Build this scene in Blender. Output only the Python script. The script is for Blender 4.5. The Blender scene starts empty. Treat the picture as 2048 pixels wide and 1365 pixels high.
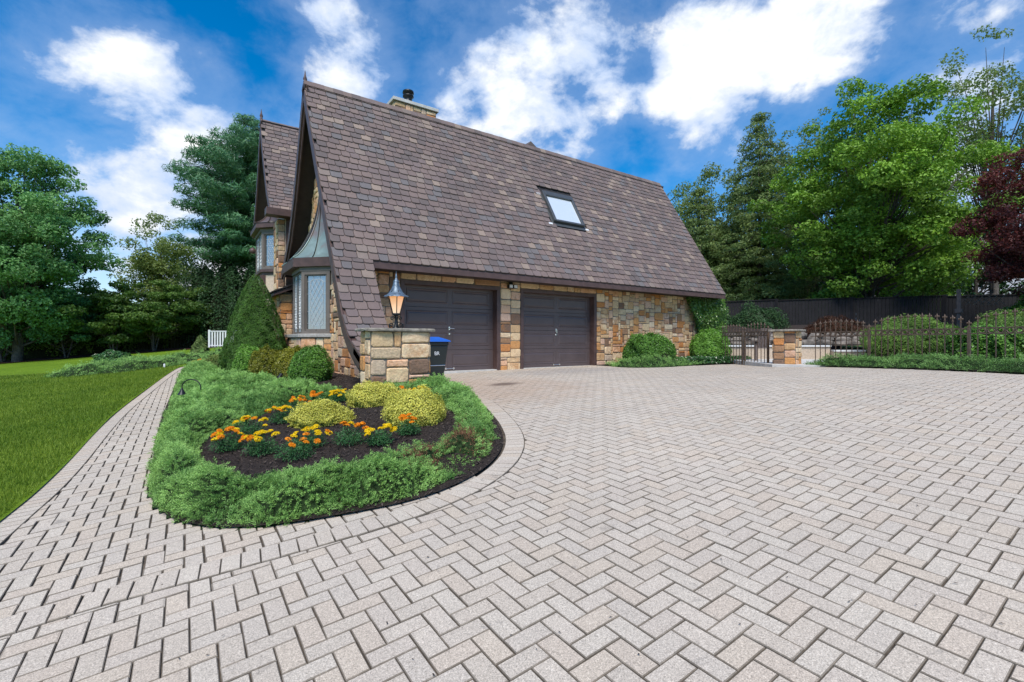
import bpy, math, random
import numpy as np
from mathutils import Vector, Matrix

random.seed(11)
rng = np.random.default_rng(11)
sc = bpy.context.scene
COL = sc.collection
R = math.radians

# ------------------------------------------------------------------ camera
YAW = R(55.5)                      # heading of the camera from +X (the garage wall runs along X)
cs, sn = math.cos(YAW), math.sin(YAW)
cam_d = bpy.data.cameras.new('camera')
cam = bpy.data.objects.new('camera', cam_d)
COL.objects.link(cam)
cam.location = (0, 0, 0.75)
cam.rotation_euler = (R(90), 0, YAW - R(90))
cam_d.sensor_width = 36
cam_d.lens = 16.70
cam_d.clip_start = 0.05
cam_d.clip_end = 2000
sc.camera = cam
sc.render.resolution_x, sc.render.resolution_y = 1024, 682

# ------------------------------------------------------------------ light
SUN_EL, SUN_AZ = R(56), R(-128)    # azimuth measured from +X, counter-clockwise
sd = bpy.data.lights.new('sun', 'SUN')
sd.energy = 2.5
sd.angle = R(28)
sd.color = (1.0, 0.95, 0.88)
so = bpy.data.objects.new('sun', sd)
COL.objects.link(so)
sdir = Vector((math.cos(SUN_EL) * math.cos(SUN_AZ), math.cos(SUN_EL) * math.sin(SUN_AZ), math.sin(SUN_EL)))
so.rotation_euler = sdir.to_track_quat('Z', 'Y').to_euler()

world = bpy.data.worlds.new('World')
sc.world = world
world.use_nodes = True
wt = world.node_tree
wt.nodes.clear()


class NT:
    """small helper to write node trees"""
    def __init__(s, tree): s.t = tree
    def n(s, typ, **kw):
        nd = s.t.nodes.new(typ)
        for k, v in kw.items(): setattr(nd, k, v)
        return nd
    def put(s, sock, v):
        if hasattr(v, 'is_output') or hasattr(v, 'links') and not isinstance(v, (int, float)):
            s.t.links.new(v, sock)
        else:
            sock.default_value = v
    def math(s, op, a, b=None, c=None, clamp=False):
        nd = s.n('ShaderNodeMath', operation=op, use_clamp=clamp)
        s.put(nd.inputs[0], a)
        if b is not None: s.put(nd.inputs[1], b)
        if c is not None: s.put(nd.inputs[2], c)
        return nd.outputs[0]
    def vmath(s, op, a, b=None, scale=None):
        nd = s.n('ShaderNodeVectorMath', operation=op)
        s.put(nd.inputs[0], a)
        if b is not None: s.put(nd.inputs[1], b)
        if scale is not None: s.put(nd.inputs[3], scale)
        return nd
    def noise(s, vec, scale, detail=4, rough=.55, dist=0, dim='3D'):
        nd = s.n('ShaderNodeTexNoise', noise_dimensions=dim)
        if vec is not None: s.put(nd.inputs['Vector'], vec)
        nd.inputs['Scale'].default_value = scale
        nd.inputs['Detail'].default_value = detail
        nd.inputs['Roughness'].default_value = rough
        nd.inputs['Distortion'].default_value = dist
        return nd.outputs['Fac']
    def mr(s, v, a, b, c=0.0, d=1.0, smooth=True):
        nd = s.n('ShaderNodeMapRange', interpolation_type='SMOOTHSTEP' if smooth else 'LINEAR')
        s.put(nd.inputs[0], v)
        for i, x in enumerate((a, b, c, d)): s.put(nd.inputs[i + 1], x)
        return nd.outputs[0]
    def ramp(s, v, stops, const=False):
        nd = s.n('ShaderNodeValToRGB')
        r = nd.color_ramp
        r.interpolation = 'CONSTANT' if const else 'LINEAR'
        while len(r.elements) > 1: r.elements.remove(r.elements[-1])
        r.elements[0].position = stops[0][0]
        r.elements[0].color = (*stops[0][1], 1)
        for p, c in stops[1:]:
            e = r.elements.new(p)
            e.color = (*c, 1)
        s.put(nd.inputs[0], v)
        return nd.outputs[0]
    def mix(s, f, a, b, blend='MIX'):
        nd = s.n('ShaderNodeMix', data_type='RGBA', blend_type=blend)
        s.put(nd.inputs[0], f)
        s.put(nd.inputs[6], (*a, 1) if isinstance(a, tuple) else a)
        s.put(nd.inputs[7], (*b, 1) if isinstance(b, tuple) else b)
        return nd.outputs[2]


w = NT(wt)
tc = w.n('ShaderNodeTexCoord')
dirv = w.vmath('NORMALIZE', tc.outputs['Generated']).outputs[0]
sky = w.n('ShaderNodeTexSky', sky_type='NISHITA')
sky.sun_disc = False
sky.sun_elevation = SUN_EL
sky.sun_rotation = R(90) - SUN_AZ
sky.air_density = 1.0
sky.dust_density = 0.3
sky.ozone_density = 3.0
hs = w.n('ShaderNodeHueSaturation')
hs.inputs['Saturation'].default_value = 1.5
hs.inputs['Value'].default_value = 0.80
w.put(hs.inputs['Color'], sky.outputs[0])
sep = w.n('ShaderNodeSeparateXYZ')
w.put(sep.inputs[0], dirv)
zz = w.math('ADD', w.math('MAXIMUM', sep.outputs[2], 0.0), 0.30)
comb = w.n('ShaderNodeCombineXYZ')
w.put(comb.inputs[0], w.math('DIVIDE', sep.outputs[0], zz))
w.put(comb.inputs[1], w.math('DIVIDE', sep.outputs[1], zz))
comb.inputs[2].default_value = 1.3
puff = w.vmath('MULTIPLY', dirv, (1.0, 1.0, 1.5)).outputs[0]
n1 = w.noise(puff, 4.6, 9, .56, .25)
n2 = w.noise(puff, 13.0, 7, .62, .3)
# cloud banks at their directions in the sky
banks = [((-.081, .914, .397), .13, .5), ((-.04, .934, .356), .13, .5), ((-.079, .971, .225), .20, .55),
         ((.018, .877, .48), .10, .15), ((.2, .829, .522), .12, .55), ((.239, .851, .469), .11, .75),
         ((.43, .80, .415), .12, .85), ((.525, .721, .45), .16, 1.0), ((.598, .623, .504), .13, .85),
         ((.74, .478, .473), .125, .9), ((.824, .342, .451), .12, .8), ((.83, .423, .364), .13, .35),
         ((.897, .204, .393), .16, .4), ((.37, .744, .562), .07, .3), ((.50, .633, .592), .07, .45),
         ((.778, .351, .53), .10, .5), ((.05, .99, .12), .22, .5), ((.95, .28, .2), .25, .4)]
acc = None
for d, rad, amp in banks:
    v = Vector(d).normalized()
    dist = w.vmath('DISTANCE', dirv, tuple(v)).outputs['Value']
    g = w.mr(dist, 0.0, rad * 1.55, amp, 0.0)
    acc = g if acc is None else w.math('MAXIMUM', acc, g)
n3 = w.noise(comb.outputs[0], 0.9, 3, .5)
dens = w.math('ADD', w.math('MULTIPLY', n1, 1.25), w.math('MULTIPLY', n2, .46))
dens = w.math('ADD', dens, w.math('MULTIPLY', acc, .62))
dens = w.math('ADD', dens, w.math('MULTIPLY', w.math('SUBTRACT', n3, .5), .25))
cover = w.mr(dens, 1.02, 1.29)
thin = w.mr(dens, 0.76, 1.14, 0.0, 0.25)
cover = w.math('MAXIMUM', cover, thin)
core = w.mr(w.math('ADD', dens, w.math('MULTIPLY', w.math('SUBTRACT', w.noise(puff, 9.0, 5, .6, .3), .5), .9)), 1.0, 1.65)
ccol = w.ramp(core, [(0, (2.7, 3.4, 4.7)), (.35, (3.7, 4.1, 4.8)), (.7, (5.1, 5.2, 5.3)), (1, (5.7, 5.7, 5.7))])
# haze close to the horizon
hz = w.mr(sep.outputs[2], 0.0, 0.28, 0.5, 0.0)
skyc = w.mix(hz, hs.outputs[0], (3.6, 4.5, 5.9))
bgc = w.mix(cover, skyc, ccol)
bg = w.n('ShaderNodeBackground')
w.put(bg.inputs['Color'], bgc)
bg.inputs['Strength'].default_value = 0.12
out = w.n('ShaderNodeOutputWorld')
wt.links.new(bg.outputs[0], out.inputs[0])

sc.view_settings.view_transform = 'Standard'
sc.view_settings.look = 'None'
sc.view_settings.gamma = 1
sc.view_settings.exposure = .84
sc.view_settings.use_curve_mapping = False
sc.render.engine = 'CYCLES'
sc.cycles.max_bounces = 6
sc.cycles.diffuse_bounces = 3
sc.cycles.transparent_max_bounces = 6


# ------------------------------------------------------------------ helpers
def site(r, a, z=0.0):
    """point r metres to the right of and a metres ahead of the survey origin"""
    return np.array([a * cs + r * sn, a * sn - r * cs, z])


def ss(a, b, x):
    t = np.clip((np.asarray(x, float) - a) / (b - a), 0, 1)
    return t * t * (3 - 2 * t)


def G(x, y):
    """height of the ground: the drive climbs gently to the level garage apron"""
    x = np.asarray(x, float); y = np.asarray(y, float)
    zc = cs * x + sn * y; xc = sn * x - cs * y
    far = np.hypot(x, y)
    hp = 1.413 - .058 * np.clip(xc, -60, 60) - .0685 * np.clip(zc, -12, 60)
    fl = .55 + .2 * ss(2, 9, y) - .6 * ss(20, 34, y)
    k = .12
    return .75 - (fl + k * np.logaddexp(0, (hp - fl) / k))


def tag(o, label=None, cat=None, group=None, kind=None):
    if label: o['label'] = label
    if cat: o['category'] = cat
    if group: o['group'] = group
    if kind: o['kind'] = kind
    return o


def thing(name, loc, label, cat, group=None, rz=0):
    o = bpy.data.objects.new(name, None)
    o.empty_display_size = .2
    COL.objects.link(o)
    o.location = loc
    o.rotation_euler = (0, 0, rz)
    return tag(o, label, cat, group)


def link(name, me, parent=None, mw=None):
    o = bpy.data.objects.new(name, me)
    COL.objects.link(o)
    if parent is not None:
        o.parent = parent
    if mw is not None:
        o.matrix_local = mw
    return o


class MB:
    """collects polygons for one mesh"""
    def __init__(s): s.v = []; s.f = []; s.sm = []
    def add(s, vs, fs, smooth=False):
        b = len(s.v)
        s.v += [tuple(v) for v in vs]
        s.f += [tuple(b + i for i in f) for f in fs]
        s.sm += [smooth] * len(fs)
        return s
    def box(s, x0, x1, y0, y1, z0, z1):
        vs = [(x, y, z) for z in (z0, z1) for y in (y0, y1) for x in (x0, x1)]
        return s.add(vs, [(0, 2, 3, 1), (4, 5, 7, 6), (0, 1, 5, 4), (2, 6, 7, 3), (0, 4, 6, 2), (1, 3, 7, 5)])
    def beam(s, a, b, w_, h_, up=(0, 0, 1)):
        a = Vector(a); b = Vector(b)
        d = (b - a).normalized(); u = Vector(up)
        sd_ = d.cross(u).normalized(); u = sd_.cross(d).normalized()
        vs = [p + sd_ * (sx * w_ / 2) + u * (sz * h_ / 2) for p in (a, b) for sz in (-1, 1) for sx in (-1, 1)]
        return s.add(vs, [(0, 2, 3, 1), (4, 5, 7, 6), (0, 1, 5, 4), (2, 6, 7, 3), (0, 4, 6, 2), (1, 3, 7, 5)])
    def tube(s, pts, rads, n=8, caps=True):
        pts = [Vector(p) for p in pts]
        if not hasattr(rads, '__len__'): rads = [rads] * len(pts)
        rings = []
        prev = None
        for i, p in enumerate(pts):
            d = (pts[min(i + 1, len(pts) - 1)] - pts[max(i - 1, 0)]).normalized()
            if prev is None:
                a = Vector((0, 0, 1)) if abs(d.z) < .9 else Vector((1, 0, 0))
                prev = d.cross(a).normalized()
            u = (prev - d * prev.dot(d)).normalized(); prev = u
            v = d.cross(u)
            rings.append([p + (u * math.cos(2 * math.pi * k / n) + v * math.sin(2 * math.pi * k / n)) * rads[i] for k in range(n)])
        vs = [q for r_ in rings for q in r_]
        fs = [(i * n + k, i * n + (k + 1) % n, (i + 1) * n + (k + 1) % n, (i + 1) * n + k) for i in range(len(pts) - 1) for k in range(n)]
        s.add(vs, fs, True)
        if caps:
            s.add(rings[0][::-1], [tuple(range(n))]); s.add(rings[-1], [tuple(range(n))])
        return s
    def lathe(s, prof, n=16, c=(0, 0, 0), smooth=True, a0=0.0):
        vs = [(c[0] + r_ * math.cos(a0 + 2 * math.pi * k / n), c[1] + r_ * math.sin(a0 + 2 * math.pi * k / n), c[2] + z) for r_, z in prof for k in range(n)]
        fs = [(i * n + k, i * n + (k + 1) % n, (i + 1) * n + (k + 1) % n, (i + 1) * n + k) for i in range(len(prof) - 1) for k in range(n)]
        s.add(vs, fs, smooth)
        s.add(vs[:n][::-1], [tuple(range(n))]); s.add(vs[-n:], [tuple(range(n))])
        return s
    def sheet(s, poly, thick, n):
        """extrude polygon (list of 3d points) by thick along vector n"""
        n = Vector(n).normalized() * thick
        a = [Vector(p) for p in poly]; b = [p + n for p in a]
        m = len(a)
        s.add(a + b, [tuple(range(m))[::-1], tuple(range(m, 2 * m))] + [(i, (i + 1) % m, m + (i + 1) % m, m + i) for i in range(m)])
        return s
    def mesh(s, name, mat):
        me = bpy.data.meshes.new(name)
        me.from_pydata(s.v, [], s.f)
        me.polygons.foreach_set('use_smooth', s.sm)
        if mat: me.materials.append(mat)
        me.update()
        return me
    def build(s, name, mat, parent=None, bevel=0):
        me = s.mesh(name, mat)
        o = link(name, me, parent)
        if bevel:
            m = o.modifiers.new('bevel', 'BEVEL'); m.width = bevel; m.segments = 2; m.limit_method = 'ANGLE'
        return o


def np_mesh(name, V, F, mat, tone=None, smooth=False):
    """V (n,3), F (m,k) arrays -> mesh; tone = per-vertex float attribute"""
    V = np.ascontiguousarray(V, dtype=np.float32); F = np.ascontiguousarray(F, dtype=np.int32)
    me = bpy.data.meshes.new(name)
    me.vertices.add(len(V)); me.vertices.foreach_set('co', V.ravel())
    m, k = F.shape
    me.loops.add(m * k); me.loops.foreach_set('vertex_index', F.ravel())
    me.polygons.add(m)
    me.polygons.foreach_set('loop_start', np.arange(0, m * k, k, dtype=np.int32))
    me.polygons.foreach_set('loop_total', np.full(m, k, dtype=np.int32))
    me.polygons.foreach_set('use_smooth', np.full(m, bool(smooth), dtype=bool))
    if tone is not None:
        a = me.attributes.new('tone', 'FLOAT', 'POINT')
        a.data.foreach_set('value', np.ascontiguousarray(tone, dtype=np.float32))
    me.materials.append(mat)
    me.update(calc_edges=True)
    return me


def inside(poly, x, y):
    x = np.asarray(x); y = np.asarray(y)
    r_ = np.zeros(x.shape, bool)
    n = len(poly)
    for i in range(n):
        x0, y0 = poly[i]; x1, y1 = poly[(i + 1) % n]
        c = ((y0 > y) != (y1 > y)) & (x < (x1 - x0) * (y - y0) / ((y1 - y0) or 1e-9) + x0)
        r_ ^= c
    return r_


def edge_dist(poly, x, y, closed=True):
    x = np.asarray(x, float); y = np.asarray(y, float)
    d = np.full(x.shape, 1e9)
    n = len(poly)
    for i in range(n if closed else n - 1):
        x0, y0 = poly[i]; x1, y1 = poly[(i + 1) % n]
        L2 = (x1 - x0) ** 2 + (y1 - y0) ** 2 + 1e-12
        t = np.clip(((x - x0) * (x1 - x0) + (y - y0) * (y1 - y0)) / L2, 0, 1)
        d = np.minimum(d, np.hypot(x - x0 - t * (x1 - x0), y - y0 - t * (y1 - y0)))
    return d


def vnoise(x, y, s, seed=0):
    """cheap smooth value noise"""
    x = np.asarray(x, float) * s + seed * 17.3; y = np.asarray(y, float) * s - seed * 9.7
    xi = np.floor(x).astype(np.int64); yi = np.floor(y).astype(np.int64)
    fx = x - xi; fy = y - yi
    fx = fx * fx * (3 - 2 * fx); fy = fy * fy * (3 - 2 * fy)
    def h(a, b):
        q = (a * 374761393 + b * 668265263 + seed * 144269) & 0x7fffffff
        q = ((q ^ (q >> 13)) * 1274126177) & 0x7fffffff
        return ((q ^ (q >> 16)) & 0xffff) / 65535.0
    return (h(xi, yi) * (1 - fx) + h(xi + 1, yi) * fx) * (1 - fy) + (h(xi, yi + 1) * (1 - fx) + h(xi + 1, yi + 1) * fx) * fy


CAMP = np.array([0, 0, .75])


def px_size(p):
    return 1.0 / max(.3, float(np.linalg.norm(p - CAMP)))


def in_view(p, m=1.12):
    a = p[0] * cs + p[1] * sn; r_ = p[0] * sn - p[1] * cs
    return a > .6 and abs(r_ / a) < 1.078 * m and (.75 - p[2]) / a < .72 * m


def place_parts(name, templates, inst, mat, stuff_name, stuff_parent, limit=300, size_of=None):
    """inst: list of (template index, 4x4 array, parent). The largest in view become parts, the rest one stuff part."""
    meshes = {}
    order = []
    for i, (t, M, par) in enumerate(inst):
        p = M[:3, 3]
        k = px_size(p) * (size_of(i) if size_of else 1.0)
        order.append((k if in_view(p) else k * .001, i))
    order.sort(reverse=True)
    keep = set(i for _, i in order[:limit])
    VV, FF, off = [], [], 0
    for i, (t, M, par) in enumerate(inst):
        V, F = templates[t]
        if i in keep:
            if t not in meshes:
                me = bpy.data.meshes.new(name)
                me.from_pydata([tuple(v) for v in V], [], [tuple(f) for f in F]); me.materials.append(mat); me.update()
                meshes[t] = me
            o = bpy.data.objects.new(name, meshes[t])
            COL.objects.link(o)
            if par is not None: o.parent = par
            o.matrix_local = Matrix(M.tolist())
        else:
            W = V @ M[:3, :3].T + M[:3, 3]
            VV.append(W); FF.append(F + off); off += len(V)
    if VV and stuff_name:
        me = np_mesh(stuff_name, np.vstack(VV), np.vstack(FF), mat)
        o = link(stuff_name, me, stuff_parent)
        o['kind'] = 'stuff'


def tri(F):
    out_ = []
    for f in F:
        for i in range(1, len(f) - 1): out_.append((f[0], f[i], f[i + 1]))
    return np.array(out_, dtype=np.int32)


# ------------------------------------------------------------------ materials
def new_mat(name):
    m = bpy.data.materials.new(name)
    m.use_nodes = True
    t = NT(m.node_tree)
    b = m.node_tree.nodes['Principled BSDF']
    return m, t, b


def rnd_value(t, salt=0.0):
    """0..1 per piece, whether it is an object of its own or an island of a joined mesh"""
    g = t.n('ShaderNodeNewGeometry'); oi = t.n('ShaderNodeObjectInfo')
    return t.math('FRACT', t.math('ADD', t.math('ADD', g.outputs['Random Per Island'], t.math('MULTIPLY', oi.outputs['Random'], 7.13)), salt))


def bump(t, b, h, strength=.3, dist=.01):
    bn = t.n('ShaderNodeBump')
    bn.inputs['Strength'].default_value = strength
    bn.inputs['Distance'].default_value = dist
    t.put(bn.inputs['Height'], h)
    t.put(b.inputs['Normal'], bn.outputs[0])


def simple(name, col, rough=.6, metal=0.0, var=.12, scale=8, bmp=.15, spec=.5):
    m, t, b = new_mat(name)
    g = t.n('ShaderNodeNewGeometry')
    n = t.noise(g.outputs['Position'], scale, 5, .6)
    dark = tuple(c * (1 - var * 2) for c in col); lite = tuple(min(1, c * (1 + var * 2)) for c in col)
    t.put(b.inputs['Base Color'], t.ramp(n, [(.3, dark), (.7, lite)]))
    b.inputs['Roughness'].default_value = rough
    b.inputs['Metallic'].default_value = metal
    b.inputs['Specular IOR Level'].default_value = spec
    if bmp:
        n2_ = t.noise(g.outputs['Position'], scale * 6, 3, .6)
        bump(t, b, n2_, bmp, .01)
    return m


def mat_stone():
    m, t, b = new_mat('fieldstone')
    g = t.n('ShaderNodeNewGeometry')
    r_ = rnd_value(t)
    r2 = t.math('FRACT', t.math('MULTIPLY', r_, 37.7))
    offs = t.n('ShaderNodeCombineXYZ'); t.put(offs.inputs[0], t.math('MULTIPLY', r_, 40.0)); t.put(offs.inputs[1], t.math('MULTIPLY', r2, 25.0))
    p = t.vmath('ADD', g.outputs['Position'], offs.outputs[0]).outputs[0]
    base = t.ramp(r_, [(0, (.52, .37, .22)), (.10, (.46, .21, .075)), (.18, (.56, .44, .29)), (.29, (.60, .40, .28)), (.39, (.47, .39, .29)),
                       (.48, (.16, .11, .085)), (.54, (.66, .55, .41)), (.65, (.50, .27, .11)), (.73, (.57, .41, .33)), (.82, (.29, .18, .11)), (.87, (.62, .49, .33)), (.95, (.45, .38, .31))], True)
    n1_ = t.noise(p, 3.5, 6, .62, 1.2)
    rust = t.ramp(n1_, [(.42, (0, 0, 0)), (.66, (1, 1, 1))])
    c1 = t.mix(t.math('MULTIPLY', rust, t.mr(r2, .2, .9, .1, .75)), base, (.34, .155, .05))
    n2_ = t.noise(p, 7, 7, .7, .8)
    dk = t.ramp(n2_, [(.56, (0, 0, 0)), (.72, (1, 1, 1))])
    c2 = t.mix(t.math('MULTIPLY', dk, .62), c1, (.085, .07, .06))
    n3_ = t.noise(p, 26, 4, .6)
    c3 = t.mix(.35, c2, t.ramp(n3_, [(.3, (.28, .24, .18)), (.7, (.80, .72, .58))]), 'OVERLAY')
    c3 = t.mix(1.0, c3, (1.22, 1.14, 1.05), 'MULTIPLY')
    t.put(b.inputs['Base Color'], c3)
    b.inputs['Roughness'].default_value = .85
    h = t.math('ADD', t.math('MULTIPLY', n2_, .7), t.math('MULTIPLY', n3_, .4))
    bump(t, b, h, .8, .03)
    return m


def mat_shingle():
    m, t, b = new_mat('roof_shingle')
    g = t.n('ShaderNodeNewGeometry')
    r_ = rnd_value(t)
    base = t.ramp(r_, [(0, (.124, .094, .088)), (.16, (.142, .104, .095)), (.30, (.108, .086, .082)), (.44, (.152, .112, .100)), (.58, (.122, .108, .108)),
                       (.66, (.134, .101, .096)), (.82, (.215, .163, .134)), (.87, (.148, .112, .102)), (.94, (.170, .132, .115))], True)
    n = t.noise(g.outputs['Position'], 1.6, 4, .6)
    c1 = t.mix(.5, base, t.ramp(n, [(.3, (.40, .39, .39)), (.7, (.62, .60, .59))]), 'OVERLAY')
    n2_ = t.noise(g.outputs['Position'], 90, 3, .7)
    c2 = t.mix(.5, c1, t.ramp(n2_, [(.3, (.25, .25, .25)), (.7, (.75, .75, .75))]), 'OVERLAY')
    c2 = t.mix(1.0, c2, (1.24, 1.27, 1.26), 'MULTIPLY')
    t.put(b.inputs['Base Color'], c2)
    b.inputs['Roughness'].default_value = .85
    b.inputs['Specular IOR Level'].default_value = .25
    bump(t, b, n2_, .5, .004)
    return m


def mat_paver():
    m, t, b = new_mat('concrete_paver')
    g = t.n('ShaderNodeNewGeometry')
    r_ = rnd_value(t)
    base = t.ramp(r_, [(0, (.45, .405, .345)), (.15, (.475, .43, .37)), (.3, (.455, .40, .335)), (.42, (.452, .412, .358)), (.55, (.475, .435, .375)),
                       (.7, (.45, .405, .35)), (.82, (.465, .41, .34)), (.92, (.447, .405, .348))], True)
    pos = g.outputs['Position']
    n1_ = t.noise(pos, .55, 4, .6)
    c1 = t.mix(.55, base, t.ramp(n1_, [(.3, (.45, .45, .45)), (.7, (.56, .55, .54))]), 'OVERLAY')
    agg = t.noise(pos, 170, 3, .8)
    c2 = t.mix(.8, c1, t.ramp(agg, [(.30, (.08, .08, .08)), (.45, (.46, .45, .44)), (.55, (.54, .53, .52)), (.70, (.95, .93, .91))]), 'OVERLAY')
    agg2 = t.noise(pos, 75, 3, .7)
    c2 = t.mix(.4, c2, t.ramp(agg2, [(.3, (.30, .29, .28)), (.7, (.70, .69, .68))]), 'OVERLAY')
    # warm stain by the garage, oil patch, damp grey patch in front of the right door, organic marks
    def spot(cx, cy, rx, ry, wob=.5):
        mp = t.n('ShaderNodeMapping'); mp.vector_type = 'POINT'
        t.put(mp.inputs['Vector'], pos)
        mp.inputs['Location'].default_value = (-cx / rx, -cy / ry, 0)
        mp.inputs['Scale'].default_value = (1 / rx, 1 / ry, 0)
        d_ = t.vmath('LENGTH', mp.outputs[0]).outputs['Value']
        return t.mr(t.math('ADD', d_, t.math('MULTIPLY', t.math('SUBTRACT', t.noise(pos, 1.8, 4, .6), .5), wob * 2)), 1.1, .3)
    c3 = t.mix(t.math('MULTIPLY', spot(4.7, 7.6, 2.1, 2.6), .42), c2, (.40, .27, .185))
    c3 = t.mix(t.math('MULTIPLY', spot(5.15, 7.75, .42, .33, .4), .8), c3, (.10, .065, .05))
    c3 = t.mix(t.math('MULTIPLY', spot(8.2, 9.3, 2.6, 1.2, .8), .35), c3, (.20, .20, .22))
    w_ = t.noise(pos, 5.5, 5, .65, 1.5)
    c3 = t.mix(t.math('MULTIPLY', t.mr(w_, .62, .74), .5), c3, (.17, .155, .14))
    c3 = t.mix(1.0, c3, (1.07, 1.045, 1.01), 'MULTIPLY')
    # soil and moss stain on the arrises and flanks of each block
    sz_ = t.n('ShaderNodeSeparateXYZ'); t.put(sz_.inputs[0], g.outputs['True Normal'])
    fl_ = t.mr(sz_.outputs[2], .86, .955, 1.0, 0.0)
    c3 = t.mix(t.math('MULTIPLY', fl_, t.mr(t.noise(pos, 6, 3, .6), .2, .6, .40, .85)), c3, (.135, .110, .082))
    t.put(b.inputs['Base Color'], c3)
    b.inputs['Roughness'].default_value = .9
    b.inputs['Specular IOR Level'].default_value = .3
    bump(t, b, agg, .55, .003)
    return m


def mat_leaf(name, dark, lite, trans=.25, rough=.5, var=.22, spec=.35):
    m, t, b = new_mat(name)
    at_ = t.n('ShaderNodeAttribute'); at_.attribute_name = 'tone'
    g = t.n('ShaderNodeNewGeometry')
    v = t.math('ADD', at_.outputs['Fac'], t.math('MULTIPLY', t.math('SUBTRACT', g.outputs['Random Per Island'], .5), var))
    col = t.ramp(v, [(0, dark), (1, lite)])
    t.put(b.inputs['Base Color'], col)
    b.inputs['Roughness'].default_value = rough
    b.inputs['Specular IOR Level'].default_value = spec
    tr = t.n('ShaderNodeBsdfTranslucent')
    t.put(tr.inputs['Color'], t.mix(.5, col, lite))
    mx = t.n('ShaderNodeMixShader'); mx.inputs[0].default_value = trans
    tr_out = m.node_tree.nodes['Material Output']
    m.node_tree.links.new(b.outputs[0], mx.inputs[1]); m.node_tree.links.new(tr.outputs[0], mx.inputs[2])
    m.node_tree.links.new(mx.outputs[0], tr_out.inputs[0])
    return m


def mat_glass(name, col, mixf=.55, rough=.03):
    m, t, b = new_mat(name)
    b.inputs['Base Color'].default_value = (*col, 1)
    b.inputs['Roughness'].default_value = .15
    gl = t.n('ShaderNodeBsdfGlossy'); gl.inputs['Roughness'].default_value = rough
    gl.inputs['Color'].default_value = (.9, .95, 1, 1)
    g = t.n('ShaderNodeNewGeometry')
    n = t.noise(g.outputs['Position'], 5, 2, .5)
    bn = t.n('ShaderNodeBump'); bn.inputs['Strength'].default_value = .12; bn.inputs['Distance'].default_value = .02
    t.put(bn.inputs['Height'], n); t.put(gl.inputs['Normal'], bn.outputs[0])
    mx = t.n('ShaderNodeMixShader'); mx.inputs[0].default_value = mixf
    o_ = m.node_tree.nodes['Material Output']
    m.node_tree.links.new(b.outputs[0], mx.inputs[1]); m.node_tree.links.new(gl.outputs[0], mx.inputs[2])
    m.node_tree.links.new(mx.outputs[0], o_.inputs[0])
    return m


def mat_copper():
    m, t, b = new_mat('weathered_copper')
    g = t.n('ShaderNodeNewGeometry')
    n = t.noise(g.outputs['Position'], 1.3, 5, .6, .8)
    sepz = t.n('ShaderNodeSeparateXYZ'); t.put(sepz.inputs[0], g.outputs['Position'])
    v = t.math('ADD', t.math('MULTIPLY', n, .9), t.mr(sepz.outputs[2], 2.8, 4.8, .12, -.22, False))
    t.put(b.inputs['Base Color'], t.ramp(v, [(.25, (.15, .105, .09)), (.42, (.215, .185, .175)), (.55, (.20, .27, .25)), (.75, (.29, .40, .37))]))
    b.inputs['Roughness'].default_value = .42
    b.inputs['Metallic'].default_value = .35
    bump(t, b, t.noise(g.outputs['Position'], 3, 2), .2, .02)
    return m


M = {}
M['stone'] = mat_stone()
M['mortar'] = simple('mortar', (.20, .175, .145), .95, 0, .15, 20, .4)
M['shingle'] = mat_shingle()
M['felt'] = simple('roof_underlay', (.025, .022, .024), .9, 0, .1, 5, .1)
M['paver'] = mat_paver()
M['sand'] = simple('joint_sand', (.085, .066, .047), .95, 0, .35, 14, .5)
M['brown'] = simple('brown_stained_trim', (.090, .052, .045), .5, 0, .14, 5, .12)
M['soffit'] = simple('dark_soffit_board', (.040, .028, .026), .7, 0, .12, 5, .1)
M['door'] = simple('brown_garage_door_paint', (.105, .076, .073), .42, 0, .05, 3, .05)
M['frame'] = simple('taupe_window_frame', (.155, .130, .112), .55, 0, .08, 6, .08)
M['lead'] = simple('lead_came', (.55, .57, .58), .4, .3, .05, 10, 0)
M['darklead'] = simple('dark_came', (.05, .055, .06), .4, .3, .05, 10, 0)
M['glass'] = mat_glass('window_glass', (.10, .125, .135), .30)
M['skyglass'] = mat_glass('skylight_glass', (.80, .84, .86), .35)  # whitish base colour paints in the bright cloud reflection
M['copper'] = mat_copper()
M['sill'] = simple('limestone_sill', (.38, .36, .33), .8, 0, .15, 18, .4)
M['slab'] = simple('bluestone_cap', (.26, .23, .185), .85, 0, .25, 12, .8)
M['concrete'] = simple('pale_concrete', (.55, .53, .49), .85, 0, .08, 6, .2)
M['stucco'] = simple('cream_stucco', (.60, .475, .36), .9, 0, .06, 15, .5)
M['iron'] = simple('bronze_iron', (.135, .090, .062), .5, .3, .18, 30, .2)
M['black'] = simple('black_metal', (.022, .024, .026), .4, .5, .1, 20, .1)
M['lampmetal'] = simple('blue_grey_patina_metal', (.13, .175, .22), .45, .45, .25, 20, .2)
M['chrome'] = simple('chrome', (.75, .75, .75), .18, 1, .02, 5, 0)
M['grey'] = simple('grey_aluminium', (.11, .115, .115), .45, .5, .06, 10, 0)
M['white'] = simple('white_vinyl', (.72, .73, .74), .5, 0, .03, 5, 0)
M['wood'] = simple('dark_stained_planks', (.010, .008, .009), .8, 0, .3, 4, .3)
M['bark'] = simple('grey_brown_bark', (.095, .078, .062), .9, 0, .3, 9, .8)
M['boulder'] = simple('boulder', (.17, .145, .12), .9, 0, .35, 4, .9)
M['binbody'] = simple('dark_green_plastic', (.018, .026, .026), .45, 0, .05, 4, .05)
M['blue'] = simple('blue_plastic', (.02, .12, .50), .4, 0, .05, 4, .03)
M['mulch'] = simple('dark_mulch', (.040, .030, .025), .95, 0, .45, 60, 1.0, .2)
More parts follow.
